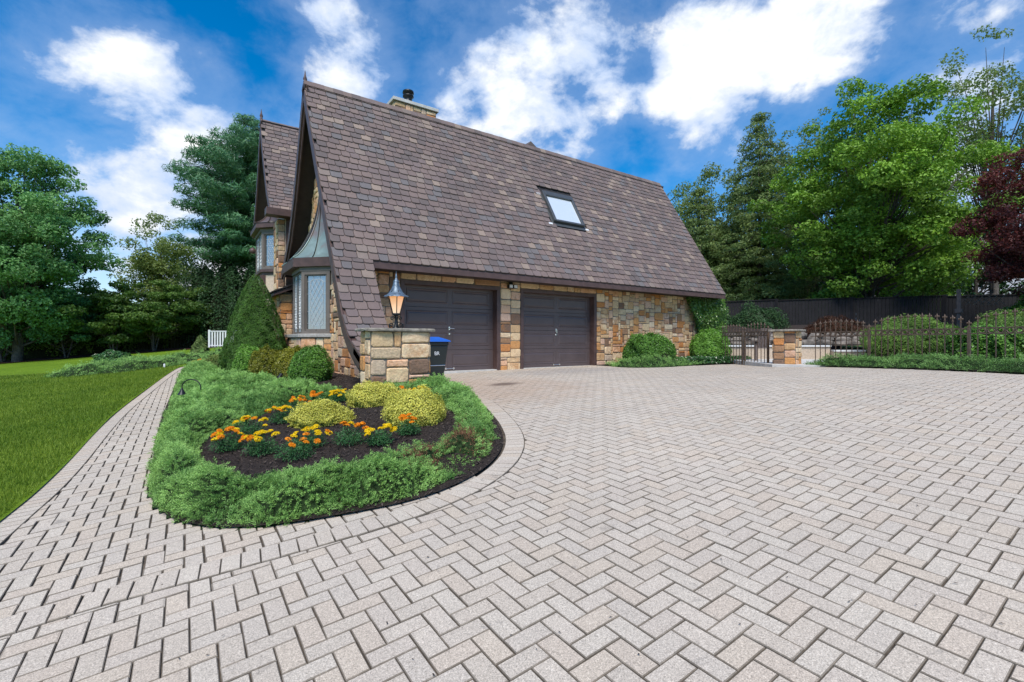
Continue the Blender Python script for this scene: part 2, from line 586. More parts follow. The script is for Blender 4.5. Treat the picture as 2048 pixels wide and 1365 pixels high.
M['chip'] = simple('mulch_chip', (.075, .058, .048), .9, 0, .45, 40, .5, .2)
M['redmulch'] = simple('brown_mulch', (.060, .030, .018), .95, 0, .45, 30, 1.0, .2)
M['teak'] = simple('weathered_chair_wood', (.14, .105, .09), .8, 0, .15, 8, .2)

# ------------------------------------------------------------------ ground
def grid_mesh(name, xs, ys, zf, mat, keep=None, parent=None, kind='structure', snap=None):
    X, Y = np.meshgrid(xs, ys)
    Z = zf(X, Y)
    V = np.stack([X, Y, Z], -1).reshape(-1, 3)
    nx, ny = len(xs), len(ys)
    i = np.arange(nx - 1)[None, :] + np.arange(ny - 1)[:, None] * nx
    F = np.stack([i, i + 1, i + 1 + nx, i + nx], -1).reshape(-1, 4)
    if keep is not None:
        c = V[F].mean(1)
        F = F[keep(c[:, 0], c[:, 1])]
        used = np.unique(F); remap = -np.ones(len(V), int); remap[used] = np.arange(len(used))
        V = V[used]; F = remap[F]
        if snap is not None:                 # pull the ragged rim onto the plan outline
            S_ = np.vstack([np.linspace(a, b_, 40)[:-1] for a, b_ in zip(np.array(snap), np.roll(np.array(snap), -1, 0))])
            cnt = np.zeros(len(V), int)
            np.add.at(cnt, F.ravel(), 1)
            rim = np.where(cnt < 4)[0]
            d2 = ((V[rim, None, :2] - S_[None]) ** 2).sum(-1); j_ = d2.argmin(1)
            ok_ = d2[np.arange(len(rim)), j_] < .02
            V[rim[ok_], :2] = S_[j_[ok_]]
            V[rim, 2] = zf(V[rim, 0], V[rim, 1])
    o = link(name, np_mesh(name, V, F, mat, smooth=True), parent)
    if kind: o['kind'] = kind
    return o


def mat_lawn():
    m, t, b = new_mat('lawn')
    g = t.n('ShaderNodeNewGeometry')
    n = t.noise(g.outputs['Position'], 1.1, 5, .6)
    n2_ = t.noise(g.outputs['Position'], 38, 4, .7)
    c = t.ramp(n, [(.3, (.110, .190, .012)), (.55, (.150, .245, .016)), (.75, (.185, .270, .024))])
    c = t.mix(.6, c, t.ramp(n2_, [(.3, (.22, .25, .2)), (.7, (.72, .75, .55))]), 'OVERLAY')
    t.put(b.inputs['Base Color'], c)
    b.inputs['Roughness'].default_value = .9
    b.inputs['Specular IOR Level'].default_value = .15
    bump(t, b, n2_, 1.0, .04)
    return m


M['lawn'] = mat_lawn()
axis_x = np.unique(np.concatenate([np.arange(-20, 50, 1.0), np.linspace(-400, -20, 30), np.linspace(50, 600, 30)]))
axis_y = np.unique(np.concatenate([np.arange(-20, 60, 1.0), np.linspace(-300, -20, 24), np.linspace(60, 600, 30)]))
grid_mesh('ground', axis_x, axis_y, lambda x, y: G(x, y) - .06 - .1 * inside([(-.3, -30), (60, -30), (60, 10), (-.3, 10)], x, y), M['lawn'])
def smooth_line(poly, n=4):
    P = [np.array(p, float) for p in poly]
    for _ in range(n):
        Q = [P[0]]
        for a, b in zip(P[:-1], P[1:]): Q += [a * .75 + b * .25, a * .25 + b * .75]
        Q.append(P[-1]); P = Q
    return np.array(P)


# finer lawn sheet on the left
walk_left = [(-5.2, .3), (-4.0, 1.3), (-2.6, 2.45), (-1.65, 3.3), (-1.28, 4.3), (-1.19, 5.3), (-1.13, 5.9), (-1.09, 7.0), (-1.08, 8.8), (-1.02, 10.8), (-.81, 13.7), (-.56, 17.3), (-.36, 19.6), (-.2, 21.0), (.6, 22.6), (2.0, 23.6)]


def lawn_keep(x, y):
    xs_, ys_ = zip(*walk_left)
    lim = np.interp(y, ys_, xs_)
    lim = np.where(y < .3, -5.2, lim)
    lim = np.where(y > 20.8, 60, lim)
    return x < lim + .03


wls = smooth_line(walk_left, 2)
offs = np.array([-.035, .03, .12, .3, .6, 1, 1.6, 2.4, 3.4, 4.6, 6, 8, 10.5, 14, 18, 23, 30])
yy_ = np.arange(-1.2, 21.01, .1)
Xl = np.interp(yy_, wls[:, 1], wls[:, 0])[:, None] - offs[None, :]
Yl = np.repeat(yy_[:, None], len(offs), 1)
Zl = G(Xl, Yl) + .012 + .016 * vnoise(Xl, Yl, .8, 3)
n_ = len(offs); i_ = np.arange(n_ - 1)[None, :] + np.arange(len(yy_) - 1)[:, None] * n_
Fl = np.stack([i_, i_ + n_, i_ + n_ + 1, i_ + 1], -1).reshape(-1, 4)
o = link('lawn', np_mesh('lawn', np.stack([Xl, Yl, Zl], -1).reshape(-1, 3), Fl, M['lawn'], smooth=True)); o['kind'] = 'structure'
grid_mesh('lawn', np.arange(-24, 20, .4), np.arange(21, 62, .4), lambda x, y: G(x, y) + .012 + .016 * vnoise(x, y, .8, 3), M['lawn'], lambda x, y: (y > 23.8) | (x < np.interp(y, wls[:, 1], wls[:, 0]) + .02))

# ------------------------------------------------------------------ drive and walk: real pavers
drive = grid_mesh('driveway', np.arange(-6, 30, .5), np.arange(-6, 11.2, .5), lambda x, y: G(x, y) - .012, M['sand'],
                  lambda x, y: ((y < 3.6) | (x > -.3)) & (x > -1.75 - np.maximum(0, 3.3 - y) * 1.25))
walk = grid_mesh('walkway', np.arange(-2.2, 2.4, .2), np.arange(3.0, 23.2, .2), lambda x, y: G(x, y) - .0135, M['sand'],
                 lambda x, y: ~lawn_keep(x + .1, y) & (x < 2.2))


def paver_template(L, W, T=.06, ch=.0038):
    def ring(i, z): return [(-L / 2 + i, -W / 2 + i, z), (L / 2 - i, -W / 2 + i, z), (L / 2 - i, W / 2 - i, z), (-L / 2 + i, W / 2 - i, z)]
    V = ring(0, -T) + ring(0, -ch) + ring(ch, 0)
    F = [(8, 9, 10, 11)]
    for a in (0, 4):
        for k in range(4): F.append((a + k, a + (k + 1) % 4, a + 4 + (k + 1) % 4, a + 4 + k))
    return np.array(V), tri(F)


def ground_frame(x, y, ang, dz=0.0, tilt=.0022):
    e = .05
    gx = float(G(x + e, y) - G(x - e, y)) / (2 * e) + random.gauss(0, tilt)
    gy = float(G(x, y + e) - G(x, y - e)) / (2 * e) + random.gauss(0, tilt)
    n = np.array([-gx, -gy, 1.0]); n /= np.linalg.norm(n)
    ax = np.array([math.cos(ang), math.sin(ang), 0.0]); ax -= n * ax.dot(n); ax /= np.linalg.norm(ax)
    ay = np.cross(n, ax)
    Mx = np.eye(4); Mx[:3, 0] = ax; Mx[:3, 1] = ay; Mx[:3, 2] = n
    Mx[:3, 3] = (x, y, float(G(x, y)) + dz)
    return Mx


BED = [(-.28, 5.2), (-.2, 4.72), (-.08, 4.26), (.14, 3.89), (.47, 3.63), (.95, 3.46), (1.44, 3.34), (1.97, 3.46), (2.42, 3.76), (2.82, 4.24), (3.13, 4.84), (3.46, 5.58),
       (3.74, 6.3), (3.86, 6.92), (3.80, 7.5), (3.45, 7.9), (3.30, 10.5), (3.2, 20.2), (.5, 20.2), (-.05, 19.2), (-.17, 17.2), (-.22, 14.0), (-.28, 11.0), (-.32, 8.8)]
# line of the header course that edges the drive
HEAD = [(-4.2, 3.05), (-2.2, 3.18), (-.72, 3.22), (-.36, 3.22), (.07, 3.17), (.45, 3.14), (.92, 3.10), (1.45, 3.10), (2.02, 3.24), (2.55, 3.58), (3.0, 4.10), (3.34, 4.74), (3.66, 5.5), (3.95, 6.25), (4.08, 6.9), (4.02, 7.5), (3.7, 8.1)]
paver_T = [paver_template(.1958, .0956), paver_template(.1950, .0948), paver_template(.1962, .0960)]
header_T = [paver_template(.198, .1005)]
templ = paver_T + header_T
inst = []


def half_plane_cut(poly, p0, n):
    """keep the part of a convex polygon with (p - p0).n >= 0"""
    out_ = []
    for i in range(len(poly)):
        a, b_ = poly[i], poly[(i + 1) % len(poly)]
        da = (a[0] - p0[0]) * n[0] + (a[1] - p0[1]) * n[1]; db = (b_[0] - p0[0]) * n[0] + (b_[1] - p0[1]) * n[1]
        if da >= 0: out_.append(a)
        if (da >= 0) != (db >= 0):
            t_ = da / (da - db); out_.append((a[0] + (b_[0] - a[0]) * t_, a[1] + (b_[1] - a[1]) * t_))
    return out_


def cut_template(x, y, ang, L, W, p0, n, T=.06, ch=.0038):
    """paver cut along a line given in the plan; None when nothing worth laying is left"""
    ca, sa = math.cos(ang), math.sin(ang)
    q0 = ((p0[0] - x) * ca + (p0[1] - y) * sa, -(p0[0] - x) * sa + (p0[1] - y) * ca)
    qn = (n[0] * ca + n[1] * sa, -n[0] * sa + n[1] * ca)
    P_ = half_plane_cut([(-L / 2, -W / 2), (L / 2, -W / 2), (L / 2, W / 2), (-L / 2, W / 2)], q0, qn)
    if len(P_) < 3: return None
    ar = abs(sum(P_[i][0] * P_[(i + 1) % len(P_)][1] - P_[(i + 1) % len(P_)][0] * P_[i][1] for i in range(len(P_)))) / 2
    if ar < .0012: return None
    cx_ = sum(p[0] for p in P_) / len(P_); cy_ = sum(p[1] for p in P_) / len(P_)
    k_ = len(P_)
    def ring(f_, z): return [(cx_ + (px - cx_) * f_, cy_ + (py - cy_) * f_, z) for px, py in P_]
    V = ring(1, -T) + ring(1, -ch) + ring(1 - ch / .045, 0)
    F = [tuple(range(2 * k_, 3 * k_))] + [(a * k_ + i, a * k_ + (i + 1) % k_, (a + 1) * k_ + (i + 1) % k_, (a + 1) * k_ + i) for a in (0, 1) for i in range(k_)]
    templ.append((np.array(V), tri(F)))
    return len(templ) - 1


def resample(poly, step):
    P = np.array(poly, float)
    d = np.r_[0, np.cumsum(np.linalg.norm(np.diff(P, axis=0), axis=1))]
    s_ = np.arange(step / 2, d[-1], step)
    x = np.interp(s_, d, P[:, 0]); y = np.interp(s_, d, P[:, 1])
    x2 = np.interp(s_ + .02, d, P[:, 0]); y2 = np.interp(s_ + .02, d, P[:, 1])
    return x, y, np.arctan2(y2 - y, x2 - x)


HEADs = smooth_line(HEAD, 3)
hx, hy, ha = resample(HEADs, .104)
drive_hole = [tuple(p) for p in HEADs] + [(3.3, 8.6), (3.3, 10.8), (-30, 10.8), (-30, 3.0)]
X0, Y0 = 1.515, 1.892
right_edge = [(17.5, 8.7), (15.7, 8.35), (14.3, 7.2), (13.0, 5.6), (12.35, 4.1), (11.75, 2.6), (11.6, 1.7), (11.3, 0), (11, -6)]


def drive_ok(x, y):
    if inside(drive_hole, x, y) and not (y < 8.2 and min(np.hypot(HEADs[:, 0] - x, HEADs[:, 1] - y)) < .10): return False
    if y > 10.74 or y < -1.2 and x < 1 or y < -3.5: return False
    if y > 8.6 and x > 10.6 and y > 9.0 - .03 * (x - 10.6): return False
    if x < -1.6 - max(0, 3.3 - y) * 1.2: return False
    ys_ = [p[1] for p in right_edge][::-1]; xs_ = [p[0] for p in right_edge][::-1]
    return x < np.interp(y, ys_, xs_) + .25


def sees(x, y, m=.1):
    a = x * cs + y * sn; r_ = x * sn - y * cs
    return a > -.4 and abs(r_) < max(a, 0) * 1.12 + 1.5 + m


for i in range(-100, 70):                       # u = -Y direction
    for j in range(-60, 170):                   # v = +X direction
        k = (i + j) % 4
        if k == 0: u, v, ang = i + 1.0, j + .5, math.pi / 2
        elif k == 2: u, v, ang = i + .5, j + 1.0, 0.0
        else: continue
        x = X0 + v * .1; y = Y0 - u * .1
        if not sees(x, y) or not drive_ok(x, y): continue
        x += random.gauss(0, .0009); y += random.gauss(0, .0009)
        ti = random.randrange(3)
        dd_ = np.hypot(hx - x, hy - y); ki = int(dd_.argmin())
        if dd_[ki] < .2 and y < 8.15:
            nrm = (math.sin(ha[ki]), -math.cos(ha[ki]))            # away from the bed
            ti = cut_template(x, y, ang, .1958, .0956, (hx[ki] + nrm[0] * .004, hy[ki] + nrm[1] * .004), nrm)
            if ti is None: continue
        inst.append((ti, ground_frame(x, y, ang + (random.gauss(0, .006) if ti < 3 else 0), random.gauss(0, .0008)), drive))
for x, y, a in zip(hx, hy, ha):
    x, y = x - .1 * math.sin(a), y + .1 * math.cos(a)
    if sees(x, y): inst.append((3, ground_frame(x, y, a + math.pi / 2 + random.gauss(0, .01), .006 + random.gauss(0, .001)), drive))
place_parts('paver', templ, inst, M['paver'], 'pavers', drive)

# walkway: same bond but laid with wide open joints
inst = []
wl = smooth_line(walk_left, 2)
wlx, wly, wla = resample(wl, .05)
for i in range(-200, 10):
    for j in range(-40, 40):
        k = (i + j) % 4
        if k == 0: u, v, ang, t_ = i + 1.0, j + .5, math.pi / 2, random.randrange(3)
        elif k == 2: u, v, ang, t_ = i + .5, j + 1.0, 0.0, random.randrange(3)
        else: continue
        x = -.62 + v * .1025; y = 3.35 - u * .1
        if y < 2.9 or y > 23 or x > 2.0 or not sees(x, y): continue
        lim = np.interp(y, wl[:, 1], wl[:, 0]) if y < 22 else -9
        if x < lim + .05: continue
        if inside(BED, x, y) and edge_dist(BED, x, y) > .12: continue
        dd_ = np.hypot(hx - x, hy - y); ki = int(dd_.argmin())
        if dd_[ki] < .42 and y < 8:
            nrm = (-math.sin(ha[ki]), math.cos(ha[ki]))
            if (x - hx[ki]) * nrm[0] + (y - hy[ki]) * nrm[1] < .34:
                t_ = cut_template(x, y, ang, .1958, .0956, (hx[ki] + nrm[0] * .203, hy[ki] + nrm[1] * .203), nrm)
                if t_ is None: continue
        if t_ < 3:
            dd_ = np.hypot(wlx - x, wly - y); ki = int(dd_.argmin())
            if dd_[ki] < .36:
                nrm = (math.sin(wla[ki]), -math.cos(wla[ki]))
                t_ = cut_template(x, y, ang, .1958, .0956, (wlx[ki] + nrm[0] * .203, wly[ki] + nrm[1] * .203), nrm)
                if t_ is None: continue
        if y > 20.8 and x > .3 + (y - 20.8) * .9: continue
        if inside(drive_hole, x, y) == False and y < 6 and min(np.hypot(hx - x, hy - y)) > .12: continue
        inst.append((t_, ground_frame(x + random.gauss(0, .002), y, ang + random.gauss(0, .008), random.gauss(0, .0015)), walk))
lx, ly, la = resample(wl, .104)
for x, y, a in zip(lx, ly, la):
    inst.append((3, ground_frame(x + .1 * math.sin(a), y - .1 * math.cos(a), a + math.pi / 2, .006), walk))
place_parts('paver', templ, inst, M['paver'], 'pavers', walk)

# ------------------------------------------------------------------ the house
house = thing('stone_house', (7, 11, 0), 'brown shingled stone garage wing with steep gables, two garage doors and bay windows', 'house')
HO = Matrix.Translation((-7, -11, 0))


def hpart(mb, name, mat, parent=None, bevel=0):
    """geometry is written in world metres, the part hangs on the house (whose base is at 7, 11)"""
    o = mb.build(name, mat, parent or house, bevel)
    if parent is None: o.matrix_local = HO
    return o


stone_inst, stone_tmpl = [], []


def ashlar(w_, h_, du=.085, dv=.062, big=1.0):
    nx, ny = max(1, round(w_ / du)), max(1, round(h_ / dv))
    du, dv = w_ / nx, h_ / ny
    occ = np.zeros((ny, nx), bool)
    res = []
    for r_ in range(ny):
        for c_ in range(nx):
            if occ[r_, c_]: continue
            a = random.choices([2, 3, 4, 5, 6], [2, 4, 4, 2, 1])[0]
            b = random.choices([1, 2, 3, 4], [1, 4, 5, 3 * big])[0]
            if b == 1: a += random.choice((1, 2))
            a = min(a, nx - c_, max(2, nx // 2)); b = min(b, ny - r_)
            if nx - c_ - a == 1: a += 1
            if ny - r_ - b == 1 and b < 4: b += 1
            k = 0
            while k < a and not occ[r_, c_ + k]: k += 1
            a = k
            ok_b = 1
            while ok_b < b and not occ[r_ + ok_b, c_:c_ + a].any(): ok_b += 1
            occ[r_:r_ + ok_b, c_:c_ + a] = True
            res.append((c_ * du, r_ * dv, (c_ + a) * du, (r_ + ok_b) * dv))
    return res


def stone_geo(w_, h_, proud):
    g = .008
    hw, hh = w_ / 2 - g, h_ / 2 - g
    c = min(hw, hh) * .28
    out8 = [(-hw, -hh + c), (-hw + c, -hh), (hw - c, -hh), (hw, -hh + c), (hw, hh - c), (hw - c, hh), (-hw + c, hh), (-hw, hh - c)]
    j = min(.008, min(hw, hh) * .12)
    o1 = []
    for (x, y) in out8:
        k = random.uniform(.15, 1.0)
        # pull the cut corner outwards so corners vary between square and rounded
        x2 = math.copysign(hw, x) if abs(x) > hw - c - 1e-6 and random.random() < .5 else x
        o1.append((x + (x2 - x) * k * .6 + random.uniform(-j, j), y + random.uniform(-j, j)))
    V = [(x, y, -.03) for x, y in o1] + [(x * .985, y * .985, proud * random.uniform(.55, .9)) for x, y in o1]
    V += [(x - math.copysign(min(.02, hw * .3), x), y - math.copysign(min(.018, hh * .3), y), proud * random.uniform(.95, 1.25)) for x, y in o1]
    V += [(random.uniform(-.2, .2) * hw, random.uniform(-.2, .2) * hh, proud * random.uniform(.95, 1.35))]
    F = []
    for a in (0, 8):
        for k in range(8): F.append((a + k, a + (k + 1) % 8, a + 8 + (k + 1) % 8, a + 8 + k))
    for k in range(8): F.append((16 + k, 16 + (k + 1) % 8, 24))
    return np.array(V), tri(F)


def stone_face(origin, ex, w_, h_, parent, inv, keep=None, proud=.022, **kw):
    """random ashlar on the vertical plane through origin, ex = unit vector along the wall, up = z; normal = ex x z"""
    origin = np.array(origin, float); ex = np.array(ex, float); ex /= np.linalg.norm(ex)
    ez = np.array([0, 0, 1.0]); n = np.cross(ex, ez)
    for x0, y0, x1, y1 in ashlar(w_, h_, **kw):
        cx, cy = (x0 + x1) / 2, (y0 + y1) / 2
        p = origin + ex * cx + ez * cy
        if keep and not keep(p, x1 - x0, y1 - y0): continue
        t_ = len(stone_tmpl)
        stone_tmpl.append(stone_geo(x1 - x0, y1 - y0, proud * random.uniform(.6, 1.5)))
        Mx = np.eye(4); Mx[:3, 0] = ex; Mx[:3, 1] = ez; Mx[:3, 2] = n; Mx[:3, 3] = p
        stone_inst.append([t_, Mx, parent, inv, math.sqrt((x1 - x0) * (y1 - y0))])


def flush_stones(stuff_parent, inv, limit=300):
    """turn what was collected into parts"""
    global stone_inst, stone_tmpl
    ii = []
    for t_, Mx, par, inv_, s_ in stone_inst:
        ii.append((t_, inv_ @ Mx, par))
    sizes = [q[4] for q in stone_inst]
    # choose by size in the picture, computed from the world position
    order = sorted(range(len(ii)), key=lambda i: -(sizes[i] * px_size(stone_inst[i][1][:3, 3]) * (1 if in_view(stone_inst[i][1][:3, 3]) else .001)))
    keep = set(order[:limit])
    VV, FF, off = [], [], 0
    for i, (t_, Mx, par) in enumerate(ii):
        V, F = stone_tmpl[t_]
        if i in keep:
            me = bpy.data.meshes.new('stone')
            me.from_pydata([tuple(v) for v in V], [], [tuple(f) for f in F]); me.materials.append(M['stone']); me.update()
            o = bpy.data.objects.new('stone', me); COL.objects.link(o); o.parent = par; o.matrix_local = Matrix(Mx.tolist())
        else:
            W = inv @ np.vstack([(stone_inst[i][1] @ np.vstack([V.T, np.ones(len(V))]))[:3], np.ones(len(V))])
            VV.append(W[:3].T); FF.append(F + off); off += len(V)
    if VV:
        o = link('stones', np_mesh('stones', np.vstack(VV), np.vstack(FF), M['stone']), stuff_parent); o['kind'] = 'stuff'
    stone_inst, stone_tmpl = [], []


I4 = np.eye(4)
HI = np.array(HO)          # world -> house space

# roof profiles (Y, z), from the ridge down
RZ, RY = 7.28, 12.9
FRONT = [(12.9, 7.28), (11.95, 5.69), (11.0, 4.12), (10.0, 2.47)]
SWEEP = [(10.0, 2.47), (9.62, 1.80), (9.36, 1.36), (9.14, 1.08), (8.86, .84), (8.5, .64), (8.12, .47)]
BACK = [(12.9, 7.28), (13.35, 6.48), (13.8, 5.62), (14.3, 4.74), (15.0, 3.8), (15.8, 3.15), (16.3, 2.85)]
XL, XR = 2.45, 16.4


def front_z(y):
    a = FRONT + SWEEP[1:]
    ys_ = [p[0] for p in a][::-1]; zs = [p[1] for p in a][::-1]
    return np.interp(y, ys_, zs)


def back_z(y):
    return np.interp(y, [p[0] for p in BACK], [p[1] for p in BACK])


def roof_z(y):
    return front_z(y) if y < RY else back_z(y)


def slab(profile, x0, x1, th, mat, name, drop=0.0, parent=None):
    """ribbon following a (Y, z) profile between x0 and x1, thickness th below it"""
    P = np.array(profile, float)
    T = np.gradient(P, axis=0); T /= np.linalg.norm(T, axis=1)[:, None]
    N = np.stack([T[:, 1], -T[:, 0]], 1)          # pointing outwards/up for a profile running down +/-Y
    if (N[:, 1] < 0).sum() > len(N) / 2: N = -N
    A = P - N * drop; B = P - N * (drop + th)
    mb = MB(); n = len(P)
    vs = [(x, *q) for x in (x0, x1) for q in A] + [(x, *q) for x in (x0, x1) for q in B]
    fs = []
    for i in range(n - 1):
        fs += [(i, i + 1, n + i + 1, n + i), (2 * n + i, 3 * n + i, 3 * n + i + 1, 2 * n + i + 1),
               (i, 2 * n + i, 2 * n + i + 1, i + 1), (n + i, n + i + 1, 3 * n + i + 1, 3 * n + i)]
    fs += [(0, n, 3 * n, 2 * n), (n - 1, 3 * n - 1, 4 * n - 1, 2 * n - 1)]
    mb.add(vs, fs)
    return hpart(mb, name, mat, parent)


roof = slab(FRONT, XL + .03, XR - .03, .05, M['felt'], 'roof', .012)
sweep = slab(SWEEP, XL + .03, 3.25, .05, M['brown'], 'roof', .012)
roofb = slab(BACK, XL + .03, XR - .03, .05, M['felt'], 'roof', .012)
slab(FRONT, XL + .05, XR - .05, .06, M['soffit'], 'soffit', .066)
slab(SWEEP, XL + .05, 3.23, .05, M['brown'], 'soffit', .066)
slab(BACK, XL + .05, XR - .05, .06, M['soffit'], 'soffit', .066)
# rake boards
def rake(profile, x, w_, th, drop, name='bargeboard', mat=None):
    slab(profile, x, x + w_, th, mat or M['brown'], name, drop)


for prof in (FRONT + SWEEP[1:], BACK):
    rake(prof, XL, .045, .20, .012)
    rake(prof, XL + .047, .03, .10, .215)
rake(FRONT, XR - .045, .045, .2, .012); rake(BACK, XR - .045, .045, .2, .012)
# the sweep's curled foot board
slab(SWEEP, 3.20, 3.25, .16, M['brown'], 'bargeboard', .013)
slab([(8.5, .64), (8.12, .47), (7.98, .30), (7.96, .05)], XL, XL + .06, .14, M['brown'], 'bargeboard', -.02)

slab([(8.2, .50), (8.12, .455), (8.02, .32), (7.99, .05)], XL + .06, 3.25, .03, M['brown'], 'bargeboard')

# shingles ------------------------------------------------------
def shingle_template(v):
    k = [(-.5, 1.28), (.5, 1.28), (.5, .20), (.46, .07), (.36, .0), (-.34, .02), (-.45, .08), (-.5, .22)]
    if v == 1: k = [(-.5, 1.28), (.5, 1.28), (.5, .16), (.44, .04), (.30, .01), (-.38, .0), (-.46, .05), (-.5, .15)]
    if v == 2: k = [(-.5, 1.28), (.5, 1.28), (.5, .26), (.45, .10), (.34, .02), (-.30, .0), (-.44, .06), (-.5, .24)]
    n = len(k)
    V = [(x, y, 1.0) for x, y in k] + [(x, y, 0.0) for x, y in k]
    F = [tuple(range(n))[::-1]] + [(i, (i + 1) % n, n + (i + 1) % n, n + i) for i in range(n)]
    return np.array(V), tri(F)


sh_T = [shingle_template(v) for v in range(3)]
sh_inst = []


def shingle_roof(profile, x0, x1, parent, inv=HI, expo=.196, wmean=.240, xslope=None, side=1, skip=None, lift=.0):
    """courses from the foot of the profile upwards. profile given ridge first (Y,z)."""
    P = np.array(profile[::-1], float)
    seg = np.linalg.norm(np.diff(P, axis=0), axis=1); D = np.r_[0, np.cumsum(seg)]
    rows = int(D[-1] / expo) + 1
    for r_ in range(rows):
        s_ = r_ * expo - .03
        e_ = s_ + expo * 1.28
        yb, zb = np.interp(s_, D, P[:, 0]), np.interp(s_, D, P[:, 1])
        if s_ < 0:
            t0 = (P[1] - P[0]) / seg[0]; yb, zb = P[0] + t0 * s_
        e_ = min(e_, D[-1])
        ye, ze = np.interp(e_, D, P[:, 0]), np.interp(e_, D, P[:, 1])
        ty = np.array([0, ye - yb, ze - zb]); Lr = np.linalg.norm(ty)
        if Lr < .05: continue
        ty /= Lr
        tx = np.array([float(side), 0, 0]); tn = np.cross(tx, ty)
        x = x0 - random.uniform(0, .2) + (.5 * wmean if r_ % 2 else 0)
        while x < x1:
            w_ = wmean * random.uniform(.84, 1.16)
            a, b_ = max(x, x0), min(x + w_, x1)
            x += w_
            if b_ - a < .018: continue
            cx = (a + b_) / 2
            if skip and skip(cx, yb, zb): continue
            th = random.uniform(.022, .030)
            base = np.array([cx, yb, zb]) + tn * (.006 + lift)
            # tilt: foot proud, head tucked in
            ty2 = ty - tn * (.028 / (expo * 1.28)); ty2 /= np.linalg.norm(ty2)
            n2_ = np.cross(tx, ty2)
            Mx = np.eye(4)
            Mx[:3, 0] = tx * (b_ - a - .013); Mx[:3, 1] = ty2 * min(expo, Lr / 1.28); Mx[:3, 2] = n2_ * th
            Mx[:3, 3] = base + n2_ * .016 + ty * random.uniform(-.004, .004)
            sh_inst.append((random.randrange(3), Mx, parent))


def sky_skip(cx, y, z): return 9.12 < cx < 10.42 and 4.05 < z < 5.52


shingle_roof(FRONT, XL, XR, roof, skip=sky_skip)
shingle_roof(SWEEP, XL, 3.27, sweep)
shingle_roof(BACK, XL, XR, roofb, side=-1)

# ridge caps
for i in range(60):
    x = XL + .02 + i * .235
    if x > XR - .1: break
    Mx = np.eye(4)
    for sgn in (1, -1):
        ty = np.array([0, -.52 * sgn, -.86]); tx = np.array([1.0, 0, 0]); 
        ty = -ty
        tn = np.cross(tx * sgn, ty)
        Mx = np.eye(4); Mx[:3, 0] = tx * sgn * .25; Mx[:3, 1] = ty * .14; Mx[:3, 2] = tn * .02
        foot = np.array([x + .12, RY, RZ + .055]) - ty * .178 + tn * .0
        Mx[:3, 3] = foot + tn * (.012 + .004 * (i % 2))
        sh_inst.append((1, Mx, roof))

# walls ---------------------------------------------------------
YW = 10.62
mb = MB()
mb.box(3.25, 4.13, YW, YW + .25, -.3, 2.75); mb.box(6.90, 7.57, YW, YW + .25, -.3, 2.75); mb.box(10.45, 16.1, YW, YW + .25, -.3, 2.75)
mb.box(4.13, 6.90, YW, YW + .25, 2.19, 2.75); mb.box(7.57, 10.45, YW, YW + .25, 2.19, 2.75)
wall_f = hpart(mb, 'wall', M['mortar'])
# gable wall: polygon under the roof
ys_ = [8.25, 8.6, 9.0, 9.4, 10, 11, 12, 12.9, 13.35, 13.8, 14.3, 15.0, 15.8, 16.2]
top = [(y, roof_z(y) - .13) for y in ys_]
mb = MB()
mb.sheet([(2.95, 8.25, -.3)] + [(2.95, y, z) for y, z in top] + [(2.95, 16.2, -.3)], .28, (1, 0, 0))
wall_g = hpart(mb, 'wall', M['mortar'])
mb = MB()
mb.sheet([(16.1, 10.87, -.3)] + [(16.1, y, z) for y, z in [(q, roof_z(q) - .13) for q in (10.87, 12, 12.9, 13.8, 15, 16)]] + [(16.1, 16.0, -.3)], -.25, (1, 0, 0))
wall_r = hpart(mb, 'wall', M['stucco'])
hpart(MB().box(3.23, 15.85, 15.95, 16.2, -.3, 2.7), 'wall', M['stucco'])
stone_face((3.24, YW, -.18), (1, 0, 0), .89, 2.90, wall_f, I4)
stone_face((4.13, YW, 2.20), (1, 0, 0), 2.77, .54, wall_f, I4, dv=.09, du=.13)
stone_face((6.92, YW, -.06), (1, 0, 0), .65, 2.37, wall_f, I4, du=.1, dv=.075)
stone_face((6.90, YW, 2.31), (1, 0, 0), .67, .42, wall_f, I4)
stone_face((7.57, YW, 2.20), (1, 0, 0), 2.88, .54, wall_f, I4, dv=.09, du=.13)
stone_face((10.46, YW, -.12), (1, 0, 0), 5.64, 2.85, wall_f, I4, du=.088, dv=.064)


def gable_keep(p, w_, h_):
    y, z = p[1], p[2]
    if z + h_ / 2 > min(roof_z(y - w_ / 2), roof_z(y + w_ / 2)) - .10: return False
    if 12.15 < y < 14.25 and z < 2.8: return False
    # hidden under the copper hood
    ap = 4.95 - 1.2 * abs(y - 13.2)
    if 12.0 < y < 14.5 and 2.75 < z < 2.8 + (ap - 2.8) * .55: return False
    if z > 2.6 and y > 15.3: return False
    return True


# normal must face -X: run the wall in -Y direction
stone_face((2.95, 16.1, -.25), (0, -1, 0), 7.85, 7.2, wall_g, I4, keep=gable_keep, du=.095, dv=.07)

# eave of the main roof
mb = MB()
mb.box(3.27, XR, 9.97, 10.0, 2.30, 2.435)
hpart(mb, 'fascia', M['brown'], bevel=.004)
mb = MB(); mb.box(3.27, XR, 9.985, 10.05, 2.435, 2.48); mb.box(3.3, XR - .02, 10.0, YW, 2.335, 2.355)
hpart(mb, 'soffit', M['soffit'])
hpart(MB().box(XR - .04, XR, 10.0, 10.62, 2.32, 2.46), 'fascia', M['brown'])

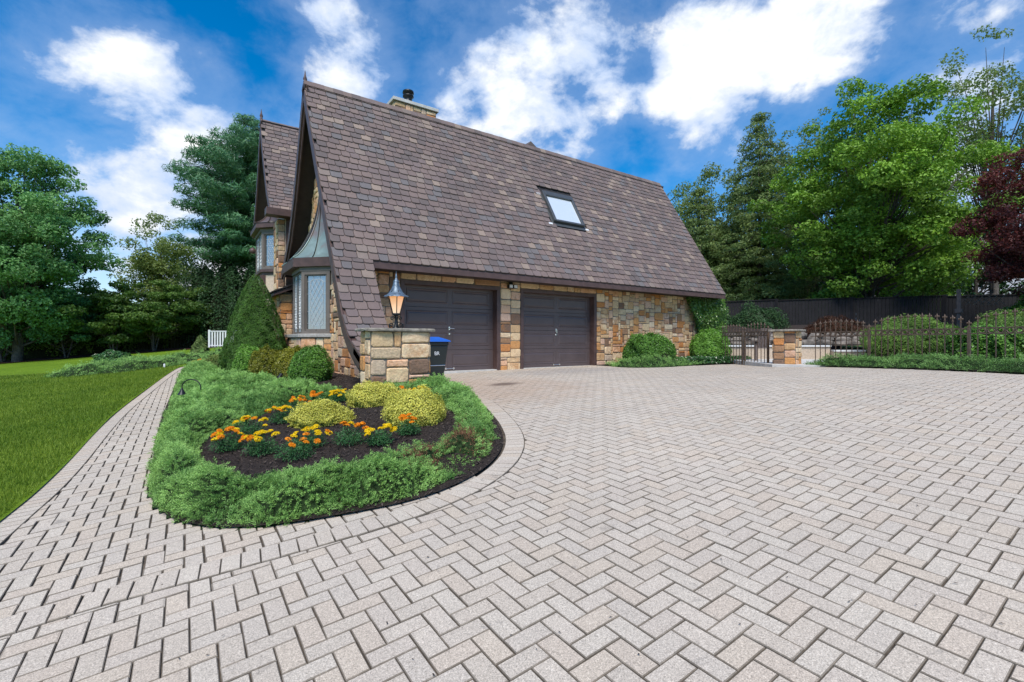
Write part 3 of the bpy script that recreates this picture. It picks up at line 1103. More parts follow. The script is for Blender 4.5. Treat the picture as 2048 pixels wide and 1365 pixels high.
# garage doors ---------------------------------------------------
def garage_door(x0, x1, label):
    d = hpart(MB().box(x0 + .1, x1 - .1, 10.845, 10.87, -.06, 2.12), 'garage_door', M['felt'])
    d['label'] = label
    xa, xb = x0 + .10, x1 - .10
    for r_ in range(4):
        z0 = -.0 + r_ * .53; z1 = z0 + .522
        yf = 10.80
        # one section: flat board with two raised panels bordered by a groove
        mb = MB(); mb.box(xa, xb, yf, yf + .045, z0, z1)
        mb.build('door_section', M['door'], d)
        wid = (xb - xa - .20 - .13) / 2
        for c_ in range(2):
            px0 = xa + .12 + c_ * (wid + .10); px1 = px0 + wid - .02
            pz0, pz1 = z0 + .095, z1 - .085
            mb = MB()
            rr = [(0, 0), (.016, .012), (.034, .002), (.075, .012)]
            V = []
            for ins, pr in rr:
                V += [(px0 + ins, yf - pr, pz0 + ins), (px1 - ins, yf - pr, pz0 + ins), (px1 - ins, yf - pr, pz1 - ins), (px0 + ins, yf - pr, pz1 - ins)]
            F = [(12, 13, 14, 15)] + [(a * 4 + k, a * 4 + (k + 1) % 4, a * 4 + 4 + (k + 1) % 4, a * 4 + 4 + k) for a in range(3) for k in range(4)]
            mb.add(V, F)
            mb.build('panel', M['door'], d)
    fr = MB()
    fr.box(x0, x0 + .10, YW - .03, 10.88, -.04, 2.19); fr.box(x1 - .10, x1, YW - .03, 10.88, -.04, 2.19); fr.box(x0 + .10, x1 - .10, YW - .03, 10.88, 2.10, 2.19)
    hpart(fr, 'door_frame', M['brown'], bevel=.004)
    xm = (xa + xb) / 2 - .02
    mb = MB(); mb.lathe([(.028, 0), (.028, .012), (.02, .018)], 14)
    h = mb.mesh('lock', M['chrome']); o = link('lock', h, d, Matrix.Translation((xm, yf, .93)) @ Matrix.Rotation(R(90), 4, 'X'))
    mb = MB(); mb.tube([(xm, yf + .01, 1.07), (xm, yf - .05, 1.07)], .012, 8)
    if x0 < 6: mb.tube([(xm - .02, yf - .045, 1.07), (xm + .12, yf - .045, 1.065)], .011, 8)
    else: mb.tube([(xm, yf - .045, 1.09), (xm, yf - .045, .97)], .011, 8)
    mb.box(xm - .018, xm + .018, yf - .008, yf, 1.03, 1.11)
    mb.build('handle', M['chrome'], d)
    mb = MB(); mb.tube([(xm - .11, yf - .03, .055), (xm + .11, yf - .03, .055)], .009, 8)
    mb.box(xm - .135, xm - .09, yf - .035, yf, .03, .08); mb.box(xm + .09, xm + .135, yf - .035, yf, .03, .08)
    mb.build('lift_handle', M['chrome'], d)
    hpart(MB().box(x0 + .02, x1 - .02, 10.60, 10.88, -.08, -.004), 'threshold', M['concrete'])


garage_door(4.13, 6.90, 'left garage door with horizontal lever handle')
garage_door(7.57, 10.45, 'right garage door with vertical lever handle')

# skylight ---------------------------------------------------------
u_up = np.array([0, 2.9, 4.88]); u_up /= np.linalg.norm(u_up); u_n = np.array([0, -u_up[2], u_up[1]])
u_x = np.array([1.0, 0, 0])
org = np.array([9.15, 11.14, 2.4 + 1.683 * 1.14])
SM = np.eye(4); SM[:3, 0] = u_x; SM[:3, 1] = u_up; SM[:3, 2] = u_n; SM[:3, 3] = org
SMm = HO @ Matrix(SM.tolist())
Wk, Hk = 1.24, 1.24
sk_mb = MB()
sk_mb.box(0, .09, 0, Hk, -.05, .13); sk_mb.box(Wk - .09, Wk, 0, Hk, -.05, .13); sk_mb.box(.09, Wk - .09, 0, .07, -.05, .12); sk_mb.box(.09, Wk - .09, Hk - .17, Hk, -.05, .14)
sky_f = sk_mb.build('skylight', M['grey'], house, .006); sky_f.matrix_local = SMm
MB().box(.10, Wk - .10, .08, Hk - .18, .06, .085).build('pane', M['skyglass'], sky_f)
mb = MB(); mb.box(-.10, Wk + .10, -.13, -.01, .034, .042); mb.box(-.07, 0, 0, Hk, .03, .04); mb.box(Wk, Wk + .07, 0, Hk, .03, .04)
mb.build('flashing', M['grey'], sky_f)
mb = MB(); mb.box(-.20, -.05, Hk - .12, Hk - .06, .03, .05); mb.box(-.22, -.08, -.12, -.06, .045, .06); mb.box(Wk + .03, Wk + .16, -.12, -.06, .045, .06)
mb.build('flashing_tab', M['white'], sky_f)

# chimney -----------------------------------------------------------
ch = hpart(MB().box(5.28, 6.66, 14.02, 14.62, 4.5, 8.12), 'chimney', M['mortar'])
stone_face((5.28, 14.02, 6.6), (1, 0, 0), 1.38, 1.50, ch, I4)
stone_face((5.28, 14.62, 6.6), (0, -1, 0), .60, 1.50, ch, I4)
hpart(MB().box(5.21, 6.73, 13.95, 14.69, 8.12, 8.22), 'chimney_cap', M['concrete'], bevel=.01)
mb = MB(); mb.lathe([(.15, 8.14), (.15, 8.24), (.12, 8.26), (.12, 8.40), (.17, 8.42), (.17, 8.46), (.12, 8.47), (.12, 8.52), (.18, 8.54), (.17, 8.60), (.05, 8.66)], 18, (5.83, 14.3, .07))
hpart(mb, 'flue_pot', M['black'])

# little cross gable whose tip shows above the ridge
prof = [(0, 7.50), (.75, 6.3)]
mb = MB()
mb.add([(9.75, 13.05, 7.60), (8.55, 13.05, 6.0), (12.4, 13.05, 6.0), (9.75, 16.5, 7.60), (8.55, 16.5, 6.0), (12.4, 16.5, 6.0)], [(0, 1, 2), (0, 3, 4, 1), (0, 2, 5, 3), (3, 5, 4)])
hpart(mb, 'cross_gable', M['shingle'])

# finials
def finial(x, y, z, k=1.0):
    mb = MB()
    mb.lathe([(.05 * k, 0), (.06 * k, .05 * k), (.035 * k, .08 * k), (.065 * k, .14 * k), (.03 * k, .26 * k), (.006, .42 * k)], 8, (x, y, z))
    hpart(mb, 'finial', M['brown'])


finial(2.50, 12.9, 7.27, .8)

# ------------------------------------------------------------------ bay windows
def leaded_face(parent, A, B, z0, z1, frame_w=.085, proud=.04):
    """one casement between plan points A and B (A right-hand seen from outside is B->A irrelevant)"""
    A = np.array(A, float); B = np.array(B, float)
    L_ = np.linalg.norm(B - A); ex = np.array([*(B - A) / L_, 0]); ez = np.array([0, 0, 1.0]); n = np.cross(ex, ez)
    Mx = np.eye(4); Mx[:3, 0] = ex; Mx[:3, 1] = n; Mx[:3, 2] = ez; Mx[:3, 3] = (*A, z0)
    H_ = z1 - z0
    mb = MB()
    fw = frame_w
    mb.box(0, fw, -.05, proud, 0, H_); mb.box(L_ - fw, L_, -.05, proud, 0, H_); mb.box(fw, L_ - fw, -.05, proud, 0, fw * .9); mb.box(fw, L_ - fw, -.05, proud, H_ - fw, H_)
    # inner sash
    i0 = fw + .008; s_ = .03 if proud > .02 else .012
    pi_ = proud * .45
    mb.box(i0, i0 + s_, -.04, pi_, fw, H_ - fw); mb.box(L_ - i0 - s_, L_ - i0, -.04, pi_, fw, H_ - fw)
    mb.box(i0 + s_, L_ - i0 - s_, -.04, pi_, fw * .9, fw + s_); mb.box(i0 + s_, L_ - i0 - s_, -.04, pi_, H_ - fw - s_, H_ - fw)
    fr = link('window', mb.mesh('window', M['frame']), parent, Matrix((HI @ Mx).tolist()))
    x0, x1, z0_, z1_ = i0 + s_, L_ - i0 - s_, fw + s_, H_ - fw - s_
    MB().box(x0 - .004, x1 + .004, -.028 if proud > .02 else -.009, -.022 if proud > .02 else -.004, z0_ - .004, z1_ + .004).build('pane', M['glass'], fr)
    # lead came: border rectangle with clipped corners, diamonds inside
    mb = MB(); t_ = .008; yl = -.018 if proud > .02 else -.001
    def bar(a, b_, mb_=mb, t2=t_): mb_.beam((a[0], yl, a[1]), (b_[0], yl, b_[1]), t2, t2, (0, 1, 0))
    W_, Hh = x1 - x0, z1_ - z0_
    bo = min(.085, W_ * .2); c_ = .05
    bx0, bx1, bz0, bz1 = x0 + bo, x1 - bo, z0_ + bo * 1.1, z1_ - bo * 1.1
    oc = [(bx0 + c_, bz0), (bx1 - c_, bz0), (bx1, bz0 + c_), (bx1, bz1 - c_), (bx1 - c_, bz1), (bx0 + c_, bz1), (bx0, bz1 - c_), (bx0, bz0 + c_)]
    for a, b_ in zip(oc, oc[1:] + oc[:1]): bar(a, b_)
    for k in (.33, .66):
        bar((x0, z0_ + Hh * k), (bx0, z0_ + Hh * k)); bar((bx1, z0_ + Hh * k), (x1, z0_ + Hh * k))
        bar((x0 + W_ * k, z0_), (x0 + W_ * k, bz0)); bar((x0 + W_ * k, bz1), (x0 + W_ * k, z1_))
    bar((x0, bz0 + c_), (bx0, bz0 + c_)); bar((bx1, bz0 + c_), (x1, bz0 + c_)); bar((x0, bz1 - c_), (bx0, bz1 - c_)); bar((bx1, bz1 - c_), (x1, bz1 - c_))
    nd = 3 if W_ < .7 else 4
    dx = (bx1 - bx0) / nd; dz = dx * 1.75
    # diagonals clipped to the inner rectangle
    k = -int((bz1 - bz0) / dz) - 2
    for sgn in (1, -1):
        for q in range(-30, 40):
            # line x = bx0 + q*dx + sgn*(z-bz0)*dx/dz
            za = bz0; xa = bx0 + q * dx; pts_ = []
            # clip param over z
            lo, hi = bz0, bz1
            if sgn > 0:
                lo = max(lo, bz0 + (bx0 - xa) * dz / dx); hi = min(hi, bz0 + (bx1 - xa) * dz / dx)
            else:
                lo = max(lo, bz0 + (xa - bx1) * dz / dx); hi = min(hi, bz0 + (xa - bx0) * dz / dx)
            if hi - lo > .03:
                f_ = lambda z: xa + sgn * (z - bz0) * dx / dz
                bar((f_(lo), lo), (f_(hi), hi))
    mb.build('leading', M['lead'], fr)
    MB().box(L_ / 2 - .015, L_ / 2 + .015, .018, .035, fw + .002, fw + .03).build('latch', M['frame'], fr)
    return fr


def cham(A, B, off):
    """offset a plan segment outward"""
    A = np.array(A, float); B = np.array(B, float); d = (B - A) / np.linalg.norm(B - A)
    n = np.array([d[1], -d[0]]); return A + n * off, B + n * off


def offset_poly(pts, off):
    """offset an open plan polyline outward (to the right of travel: travel goes +Y, outward is -X)"""
    P = [np.array(p, float) for p in pts]
    res = []
    lines = []
    for a, b_ in zip(P[:-1], P[1:]):
        d = (b_ - a) / np.linalg.norm(b_ - a); n = np.array([-d[1], d[0]]); lines.append((a + n * off, d))
    res.append(np.array([P[0][0], lines[0][0][1] + (P[0][0] - lines[0][0][0]) * (lines[0][1][1] / lines[0][1][0])]) if abs(lines[0][1][0]) > 1e-6 else lines[0][0])
    for (p, d), (q, e) in zip(lines[:-1], lines[1:]):
        t_ = np.linalg.solve(np.array([d, -e]).T, q - p)[0]; res.append(p + d * t_)
    p, d = lines[-1]
    res.append(p + d * ((P[-1][0] - p[0]) / d[0]) if abs(d[0]) > 1e-6 else p + d * np.linalg.norm(P[-1] - P[-2]))
    return res


def prism(plan, z0, z1, back_x):
    """solid between plan polyline and the wall plane x = back_x"""
    mb = MB()
    pl = [tuple(p) for p in plan] + [(back_x, plan[-1][1]), (back_x, plan[0][1])]
    mb.sheet([(x, y, z0) for x, y in pl], z1 - z0, (0, 0, 1))
    return mb


def copper_hood(parent_plan, zf, apex, name='copper_roof'):
    """concave flared hood from the eave polyline up to a short line on the wall"""
    P = [np.array(p) for p in parent_plan]
    # densify eave line
    E = [P[0]]
    for a, b_ in zip(P[:-1], P[1:]):
        for k in range(1, 7): E.append(a + (b_ - a) * k / 6)
    n = len(E); m_ = 14
    V = []
    for j in range(m_ + 1):
        u = j / m_
        g_ = (1 - (1 - u) ** 2.3)            # horizontal travel: quick first, then steep
        for i, e in enumerate(E):
            ay = apex[1] + (e[1] - apex[1]) * .06
            x = e[0] + (apex[0] - e[0]) * g_; y = e[1] + (ay - e[1]) * g_
            z = zf + (apex[2] - zf) * (u ** 1.25)
            V.append((x, y, z))
    F = [(j * n + i, (j + 1) * n + i, (j + 1) * n + i + 1, j * n + i + 1) for j in range(m_) for i in range(n - 1)]
    mb = MB(); mb.add(V, F, False)
    o = hpart(mb, name, M['copper'])
    # standing seams at corners and mid facets
    for i in [3, 6, 9, 12] if len(P) == 4 else [6]:
        pts_ = [V[j * n + i] for j in range(m_ + 1)]
        mb = MB(); mb.tube([(x - .006, y - .006, z + .008) for x, y, z in pts_], .011 if i % 6 else .016, 6)
        s_ = mb.build('seam', M['black'] if i % 6 else M['copper'], o)
    return o


def bay(plan, x_wall, z_sill, z_head, base_z, hood_apex, mat_base, over=.2, style=0, base_plan=None, hood_plan=None, fh=.22):
    zs = z_sill
    root = hpart(prism(base_plan or plan, base_z, zs - .09, x_wall + .05), 'bay_window', mat_base)
    sp_ = offset_poly(base_plan or plan, .07)
    hpart(prism(sp_, zs - .09, zs, x_wall + .05), 'sill', M['sill'] if style == 0 else M['brown'], bevel=.015 if style == 0 else 0)
    core_ = offset_poly(plan, -.12)
    hpart(prism(core_, zs, z_head, x_wall + .05), 'bay_interior', M['soffit'])
    for a, b_ in zip(plan[:-1], plan[1:]):
        L_ = math.dist(a, b_)
        d = (np.array(b_) - a) / L_
        # two lights on the long face
        k = 2 if L_ > .9 else 1
        for q in range(k):
            s0 = np.array(a) + d * (L_ * q / k + .012); s1 = np.array(a) + d * (L_ * (q + 1) / k - .012)
            leaded_face(house, s1, s0, zs, z_head, .085 if k == 1 else .035, .04 if k == 1 else .006)
    hp = hood_plan or offset_poly(plan, over)
    hpart(prism(offset_poly(plan, .05), z_head, z_head + .10, x_wall + .05), 'bay_header', M['frame'])
    hpart(prism([np.array(p) * [1, 1] for p in hp], z_head + .10, z_head + .10 + fh, x_wall + .05), 'fascia', M['brown'], bevel=.006)
    copper_hood(offset_poly(hp, .02) if hood_plan is None else hp, z_head + .105 + fh, hood_apex)
    return root


plan1 = [(2.95, 12.15), (2.39, 12.71), (2.39, 13.76), (2.95, 14.32)]
base1 = [(2.95, 12.10), (2.36, 12.69), (2.36, 14.55), (2.95, 14.9)]
hood1 = [(2.95, 11.98), (2.19, 12.74), (2.19, 14.35), (2.95, 14.75)]
b1 = bay(plan1, 2.95, .93, 2.48, -.3, (2.90, 12.98, 5.05), M['mortar'], base_plan=base1, hood_plan=hood1)
b1['label'] = 'lower bay window with leaded casements over a stone base'
for a, b_ in zip(base1[:-1], base1[1:]):
    L_ = math.dist(a, b_); d = (np.array(a) - b_) / L_
    stone_face((*b_, -.25), (*d, 0), L_, 1.08, b1, HI if False else I4, dv=.08, du=.11)

# stone return wall with a small timber canopy beyond the bay
w2 = hpart(MB().box(2.22, 2.95, 14.92, 16.48, -.3, 2.15), 'wall', M['mortar'])
stone_face((2.22, 14.92, -.25), (1, 0, 0), .73, 2.35, w2, I4)
stone_face((2.22, 16.48, -.25), (0, -1, 0), 1.56, 2.35, w2, I4)
mb = MB(); mb.sheet([(2.95, 14.7, 2.52), (2.02, 14.7, 2.10), (2.02, 14.7, 2.02), (2.95, 14.7, 2.40)], 1.7, (0, 1, 0))
hpart(mb, 'canopy', M['brown'])
mb = MB(); mb.sheet([(2.95, 14.66, 2.58), (1.98, 14.66, 2.14), (1.98, 14.66, 2.11), (2.95, 14.66, 2.53)], 1.78, (0, 1, 0))
hpart(mb, 'canopy', M['felt'])

# ------------------------------------------------------------------ second gabled wing
W2R, W2Z, W2X = 18.7, 8.50, 2.15
F2 = [(W2R, W2Z), (17.9, 6.95), (17.1, 5.70), (16.35, 4.86)]
B2 = [(W2R, W2Z), (19.4, 7.1), (20.2, 5.80), (21.05, 4.86)]
r2 = slab(F2, W2X + .02, 9.0, .05, M['felt'], 'roof', .012); r2b = slab(B2, W2X + .02, 9.0, .05, M['felt'], 'roof', .012)
for p in (F2, B2):
    slab(p, W2X + .04, 9.0, .06, M['soffit'], 'soffit', .066)
    rake(p, W2X, .045, .20, .012)
shingle_roof(F2, W2X, 6.0, r2, expo=.18, wmean=.25)
finial(W2X + .04, W2R, W2Z, .9)
hpart(MB().box(W2X - .14, 9.0, 16.02, 16.42, 4.60, 4.82), 'cornice', M['brown'], bevel=.01)
mb = MB()
mb.sheet([(2.60, 16.48, -.3), (2.60, 16.48, 4.7), (2.60, 17.1, 5.55), (2.60, 17.9, 6.8), (2.60, 18.7, 8.3), (2.60, 19.4, 6.95), (2.60, 20.2, 5.65), (2.60, 20.95, 4.8), (2.60, 20.95, -.3)], .2, (1, 0, 0))
hpart(mb, 'wall', M['stucco'])
mb = MB(); mb.box(2.8, 9.0, 16.48, 16.68, -.3, 4.7); mb.box(2.8, 9, 20.75, 20.95, -.3, 4.8); mb.box(8.8, 9, 16.68, 20.75, -.3, 5.0)
hpart(mb, 'wall', M['stucco'])
mb = MB(); mb.box(2.62, 2.82, 16.40, 16.475, 1.8, 4.62); mb.box(3.05, 3.2, 16.40, 16.475, 1.8, 4.62); mb.box(2.62, 3.2, 16.41, 16.47, 3.1, 3.25)
hpart(mb, 'timber_post', M['brown'])
pier = hpart(MB().box(2.40, 2.60, 16.49, 17.22, -.3, 4.60), 'stone_pier', M['mortar'])
stone_face((2.40, 16.49, -.1), (1, 0, 0), .20, 4.68, pier, I4, du=.1, dv=.075)
stone_face((2.40, 17.22, -.1), (0, -1, 0), .73, 4.68, pier, I4, du=.1, dv=.075)
plan2 = [(2.56, 17.28), (2.10, 17.76), (2.10, 19.2), (2.56, 19.7)]
b2 = bay(plan2, 2.56, 3.13, 4.38, 2.95, (2.50, 18.5, 5.95), M['brown'], style=1, fh=.16, over=.19)
b2['label'] = 'upper bay window with leaded casements over stucco panels'
hpart(prism(offset_poly(plan2, -.02), -.3, 2.95, 2.61), 'bay_base', M['stucco'])
mb = MB()
for a, b_ in zip(plan2[:-1], plan2[1:]):
    a = np.array(a); b_ = np.array(b_); d = (b_ - a) / np.linalg.norm(b_ - a); n = np.array([-d[1], d[0]])
    for p in (a + d * .05, b_ - d * .05): mb.box(p[0] - .055, p[0] + .055, p[1] - .055, p[1] + .055, .0, 2.94)
    for z in (.45, 1.75): mb.beam((*(a), z), (*(b_), z), .10, .14)
hpart(mb, 'timber_post', M['brown'])
# lower window of the second bay
leaded_face(house, np.array(plan2[1]) + [.03, -.03], np.array(plan2[0]) + [-.03, .03 - .06], .55, 1.66)

# far side lamp bracket and gutter end seen past the upper bay
mb = MB(); mb.lathe([(.02, 0), (.10, .02), (.12, .16), (.07, .2), (.02, .24)], 10, (2.1, 20.4, 4.05))
hpart(mb, 'downspout_head', M['brown'])

place_list = [(t_, HI @ Mx, par) for t_, Mx, par in sh_inst]
# sizes are judged at their world place, so sort here
def place_world(name, templates, inst_w, inv, mat, stuff, parent, limit=300):
    order = sorted(range(len(inst_w)), key=lambda i: -px_size(inst_w[i][1][:3, 3]) * (1 if in_view(inst_w[i][1][:3, 3]) else .001))
    keep = set(order[:limit]); meshes = {}
    VV, FF, off = [], [], 0
    for i, (t_, Mx, par) in enumerate(inst_w):
        V, F = templates[t_]
        if i in keep:
            if t_ not in meshes:
                me = bpy.data.meshes.new(name); me.from_pydata([tuple(v) for v in V], [], [tuple(f) for f in F]); me.materials.append(mat); me.update(); meshes[t_] = me
            # the parents roof meshes live in world metres under the house offset, so children take world matrices
            o = bpy.data.objects.new(name, meshes[t_]); COL.objects.link(o); o.parent = par; o.matrix_local = Matrix(Mx.tolist())
        else:
            W = V @ Mx[:3, :3].T + Mx[:3, 3]
            VV.append(W); FF.append(F + off); off += len(V)
    o = link(stuff, np_mesh(stuff, np.vstack(VV), np.vstack(FF), mat), parent, Matrix(inv.tolist())); o['kind'] = 'stuff'


place_world('shingle', sh_T, sh_inst, HI, M['shingle'], 'shingles', house)
flush_stones(house, HI)

# security light on the pier between the doors
t = thing('security_light', (7.22, 10.57, 2.27), 'small twin security flood light under the eave between the garage doors', 'light')
MB().box(-.05, .05, -.03, .05, -.05, .06).build('bracket', M['black'], t)
for sx in (-.07, .08):
    o = MB().box(-.06, .06, -.13, -.02, -.11, -.01).build('lamp_head', M['black'], t); o.location.x = sx
    MB().box(-.05, .05, -.135, -.131, -.10, -.02).build('lens', M['white'], o)

# ------------------------------------------------------------------ stone pillars
def pillar(name, loc, wx, wy, h, label, rz=0, capo=.07, ragged=.02, cap_t=.05, big=1.0):
    t = thing(name, loc, label, 'stone pillar', None, rz)
    body = MB().box(-wx / 2 + .02, wx / 2 - .02, -wy / 2 + .02, wy / 2 - .02, -.3, h).build('core', M['mortar'], t)
    W = np.array(Matrix.Translation(loc) @ Matrix.Rotation(rz, 4, 'Z'))
    sides = [((-wx / 2 + .02, -wy / 2 + .02), (1, 0), wx - .04), ((wx / 2 - .02, -wy / 2 + .02), (0, 1), wy - .04), ((wx / 2 - .02, wy / 2 - .02), (-1, 0), wx - .04), ((-wx / 2 + .02, wy / 2 - .02), (0, -1), wy - .04)]
    for (ox, oy), d, L_ in sides:
        for x0, y0, x1, y1 in ashlar(L_, h + .25, du=.12, dv=.064, big=big):
            V, F = stone_geo(x1 - x0, y1 - y0, random.uniform(.018, .035))
            ex = np.array([*d, 0.0]); ez = np.array([0, 0, 1.0]); n = np.cross(ex, ez)
            p = np.array([ox, oy, -.25]) + ex * (x0 + x1) / 2 + ez * (y0 + y1) / 2
            me = bpy.data.meshes.new('stone'); me.from_pydata([tuple(v) for v in V], [], [tuple(f) for f in F]); me.materials.append(M['stone']); me.update()
            Mx = np.eye(4); Mx[:3, 0] = ex; Mx[:3, 1] = ez; Mx[:3, 2] = n; Mx[:3, 3] = p
            link('stone', me, body, Matrix(Mx.tolist()))
    # ragged slab
    pts_ = []
    hx_, hy_ = wx / 2 + capo, wy / 2 + capo
    for a, b_ in [((-hx_, -hy_), (hx_, -hy_)), ((hx_, -hy_), (hx_, hy_)), ((hx_, hy_), (-hx_, hy_)), ((-hx_, hy_), (-hx_, -hy_))]:
        for k in range(9):
            q = np.array(a) + (np.array(b_) - a) * k / 9
            pts_.append((q[0] + random.uniform(-ragged, ragged), q[1] + random.uniform(-ragged, ragged)))
    n = len(pts_)
    V = [(x * .985, y * .985, h) for x, y in pts_] + [(x, y, h + cap_t * random.uniform(.3, .7)) for x, y in pts_] + [(x * .97, y * .97, h + cap_t) for x, y in pts_]
    F = [tuple(range(n))[::-1], tuple(range(2 * n, 3 * n))] + [(a * n + k, a * n + (k + 1) % n, (a + 1) * n + (k + 1) % n, (a + 1) * n + k) for a in (0, 1) for k in range(n)]
    MB().add(V, F).build('cap_slab', M['slab'], t)
    return t


pillar('lamp_pillar', (2.94, 7.76, -.02), 1.06, .52, .93, 'wide stone pillar carrying the lit lantern in front of the garage', big=1.4)
pillar('gate_pillar', (13.50, 6.42, .06), .58, .50, .95, 'square stone pillar beside the iron gate at the far edge of the drive', rz=R(-80), capo=.09)

# ------------------------------------------------------------------ lantern
def lantern(loc):
    t = thing('lantern', loc, 'lit six sided post lantern with flared patina roof and scrolled base', 'lantern')
    mb = MB(); mb.lathe([(.075, 0), (.07, .02), (.035, .04), (.028, .09), (.03, .13), (.022, .16), (.03, .21), (.055, .235), (.058, .25)], 12)
    mb.build('stem', M['black'], t)
    for k in range(6):
        a = k * math.pi / 3 + .25
        pts_ = []
        for i in range(26):      # lower scroll
            u = i / 25; ang = -math.pi / 2 + u * math.pi * 2.6; r_ = .052 * (1 - u * .78)
            pts_.append((.088 + r_ * math.cos(ang) * 1.0, .055 + r_ * math.sin(ang)))
        lead = [(.02, .12), (.035, .05), (.055, .008)]
        P3 = [(math.cos(a) * q[0], math.sin(a) * q[0], q[1]) for q in lead + pts_]
        mb = MB(); mb.tube(P3, .0075, 6); mb.build('scroll', M['black'], t)
        pts_ = []
        for i in range(20):      # upper scroll
            u = i / 19; ang = math.pi / 2 - u * math.pi * 2.3; r_ = .034 * (1 - u * .75)
            pts_.append((.072 + r_ * math.cos(ang), .175 + r_ * math.sin(ang)))
        P3 = [(math.cos(a) * q[0], math.sin(a) * q[0], q[1]) for q in [(.02, .12), (.03, .18), (.05, .207)] + pts_]
        mb = MB(); mb.tube(P3, .006, 6); mb.build('scroll', M['black'], t)
    zb, zt, rb, rt = .25, .545, .062, .142
    def P(r_, k, z): a = k * math.pi / 3 + .25; return (r_ * math.cos(a), r_ * math.sin(a), z)
    gm, gt, gb = new_mat('frosted_lit_glass')
    g = gt.n('ShaderNodeTexCoord'); sp_ = gt.n('ShaderNodeSeparateXYZ'); gt.put(sp_.inputs[0], g.outputs['Object'])
    em = gt.ramp(gt.mr(sp_.outputs[2], .25, .55, 0, 1, False), [(0, (.85, .62, .42)), (.35, (1.0, .58, .30)), (.7, (1.0, .48, .20)), (1, (.9, .34, .10))])
    gt.put(gb.inputs['Emission Color'], em); gb.inputs['Emission Strength'].default_value = .42
    gb.inputs['Base Color'].default_value = (.6, .45, .32, 1); gb.inputs['Roughness'].default_value = .3
    for k in range(6):
        MB().add([P(rb, k, zb), P(rb, k + 1, zb), P(rt, k + 1, zt), P(rt, k, zt)], [(0, 1, 2, 3)]).build('glass_panel', gm, t)
        MB().tube([P(rb + .004, k, zb), P(rt + .004, k, zt)], .0075, 6).build('glazing_bar', M['black'], t)
    MB().lathe([(rb + .012, zb - .012), (rb + .014, zb), (rb + .004, zb + .012)], 6, a0=.25).build('collar', M['black'], t)
    # roof
    prof = [(.205, .535), (.20, .548), (.155, .575), (.115, .615), (.082, .67), (.058, .73), (.045, .785), (.036, .80)]
    n = 48; mb = MB(); V = []
    for i, (r_, z) in enumerate(prof):
        for k in range(n):
            a = 2 * math.pi * k / n
            ww = (.006 * math.cos(12 * a)) if i < 2 else 0
            V.append((r_ * math.cos(a) * (1 + (ww * 2)), r_ * math.sin(a) * (1 + ww * 2), z + ww))
    mb.add(V, [(i * n + k, i * n + (k + 1) % n, (i + 1) * n + (k + 1) % n, (i + 1) * n + k) for i in range(len(prof) - 1) for k in range(n)], True)
    mb.add(V[:n][::-1], [tuple(range(n))])
    rf = mb.build('lamp_roof', M['lampmetal'], t)
    MB().lathe([(.052, .79), (.050, .80), (.030, .825), (.017, .855), (.014, .87), (.02, .885), (.012, .90), (.005, .945), (.001, .985)], 14).build('finial', M['lampmetal'], t)
    for k in range(6):
        a = k * math.pi / 3 + .5
        MB().tube([(.125 * math.cos(a), .125 * math.sin(a), .612), (.10 * math.cos(a), .10 * math.sin(a), .642)], .006, 5).build('roof_vent', M['black'], rf)
    return t


lantern((2.94, 7.74, .958))

# ------------------------------------------------------------------ wheelie bin
t = thing('trash_bin', (3.90, 8.60, -.12), 'dark green wheeled trash bin with blue lid behind the lantern pillar', 'trash bin', None, R(6))
def taper(w0, d0, w1, d1, z0, z1):
    return [(-w0 / 2, -d0 / 2, z0), (w0 / 2, -d0 / 2, z0), (w0 / 2, d0 / 2, z0), (-w0 / 2, d0 / 2, z0), (-w1 / 2, -d1 / 2, z1), (w1 / 2, -d1 / 2, z1), (w1 / 2, d1 / 2, z1), (-w1 / 2, d1 / 2, z1)]
BF = [(3, 2, 1, 0), (4, 5, 6, 7), (0, 1, 5, 4), (1, 2, 6, 5), (2, 3, 7, 6), (3, 0, 4, 7)]
MB().add(taper(.42, .48, .56, .64, .06, .78), BF).add(taper(.58, .66, .58, .66, .78, .85), BF).build('bin_body', M['binbody'], t, .02)
MB().add(taper(.64, .74, .60, .70, .855, .885), BF).add(taper(.60, .70, .28, .40, .885, .95), BF).build('lid', M['blue'], t, .012)
for sx in (-.24, .24):
    o = MB().lathe([(.11, -.025), (.12, 0), (.11, .025)], 18).build('wheel', M['black'], t); o.rotation_euler = (0, R(90), 0); o.location = (sx, .22, .12)
MB().tube([(-.22, .36, .80), (-.22, .40, .83), (.22, .40, .83), (.22, .36, .80)], .014, 8).build('handle', M['binbody'], t)
MB().tube([(-.16, -.275, .40), (.23, -.275, .40)], .010, 8).build('lift_bar', M['chrome'], t)
cu = bpy.data.curves.new('lettering', 'FONT'); cu.body = 'BR'; cu.size = .10; cu.extrude = .001
cu.materials.append(M['white'])
_tmp = bpy.data.objects.new('lettering_curve', cu); _me = bpy.data.meshes.new_from_object(_tmp); bpy.data.objects.remove(_tmp)
o = link('lettering', _me, t); o.location = (-.03, -.315, .60); o.rotation_euler = (R(84), 0, 0)

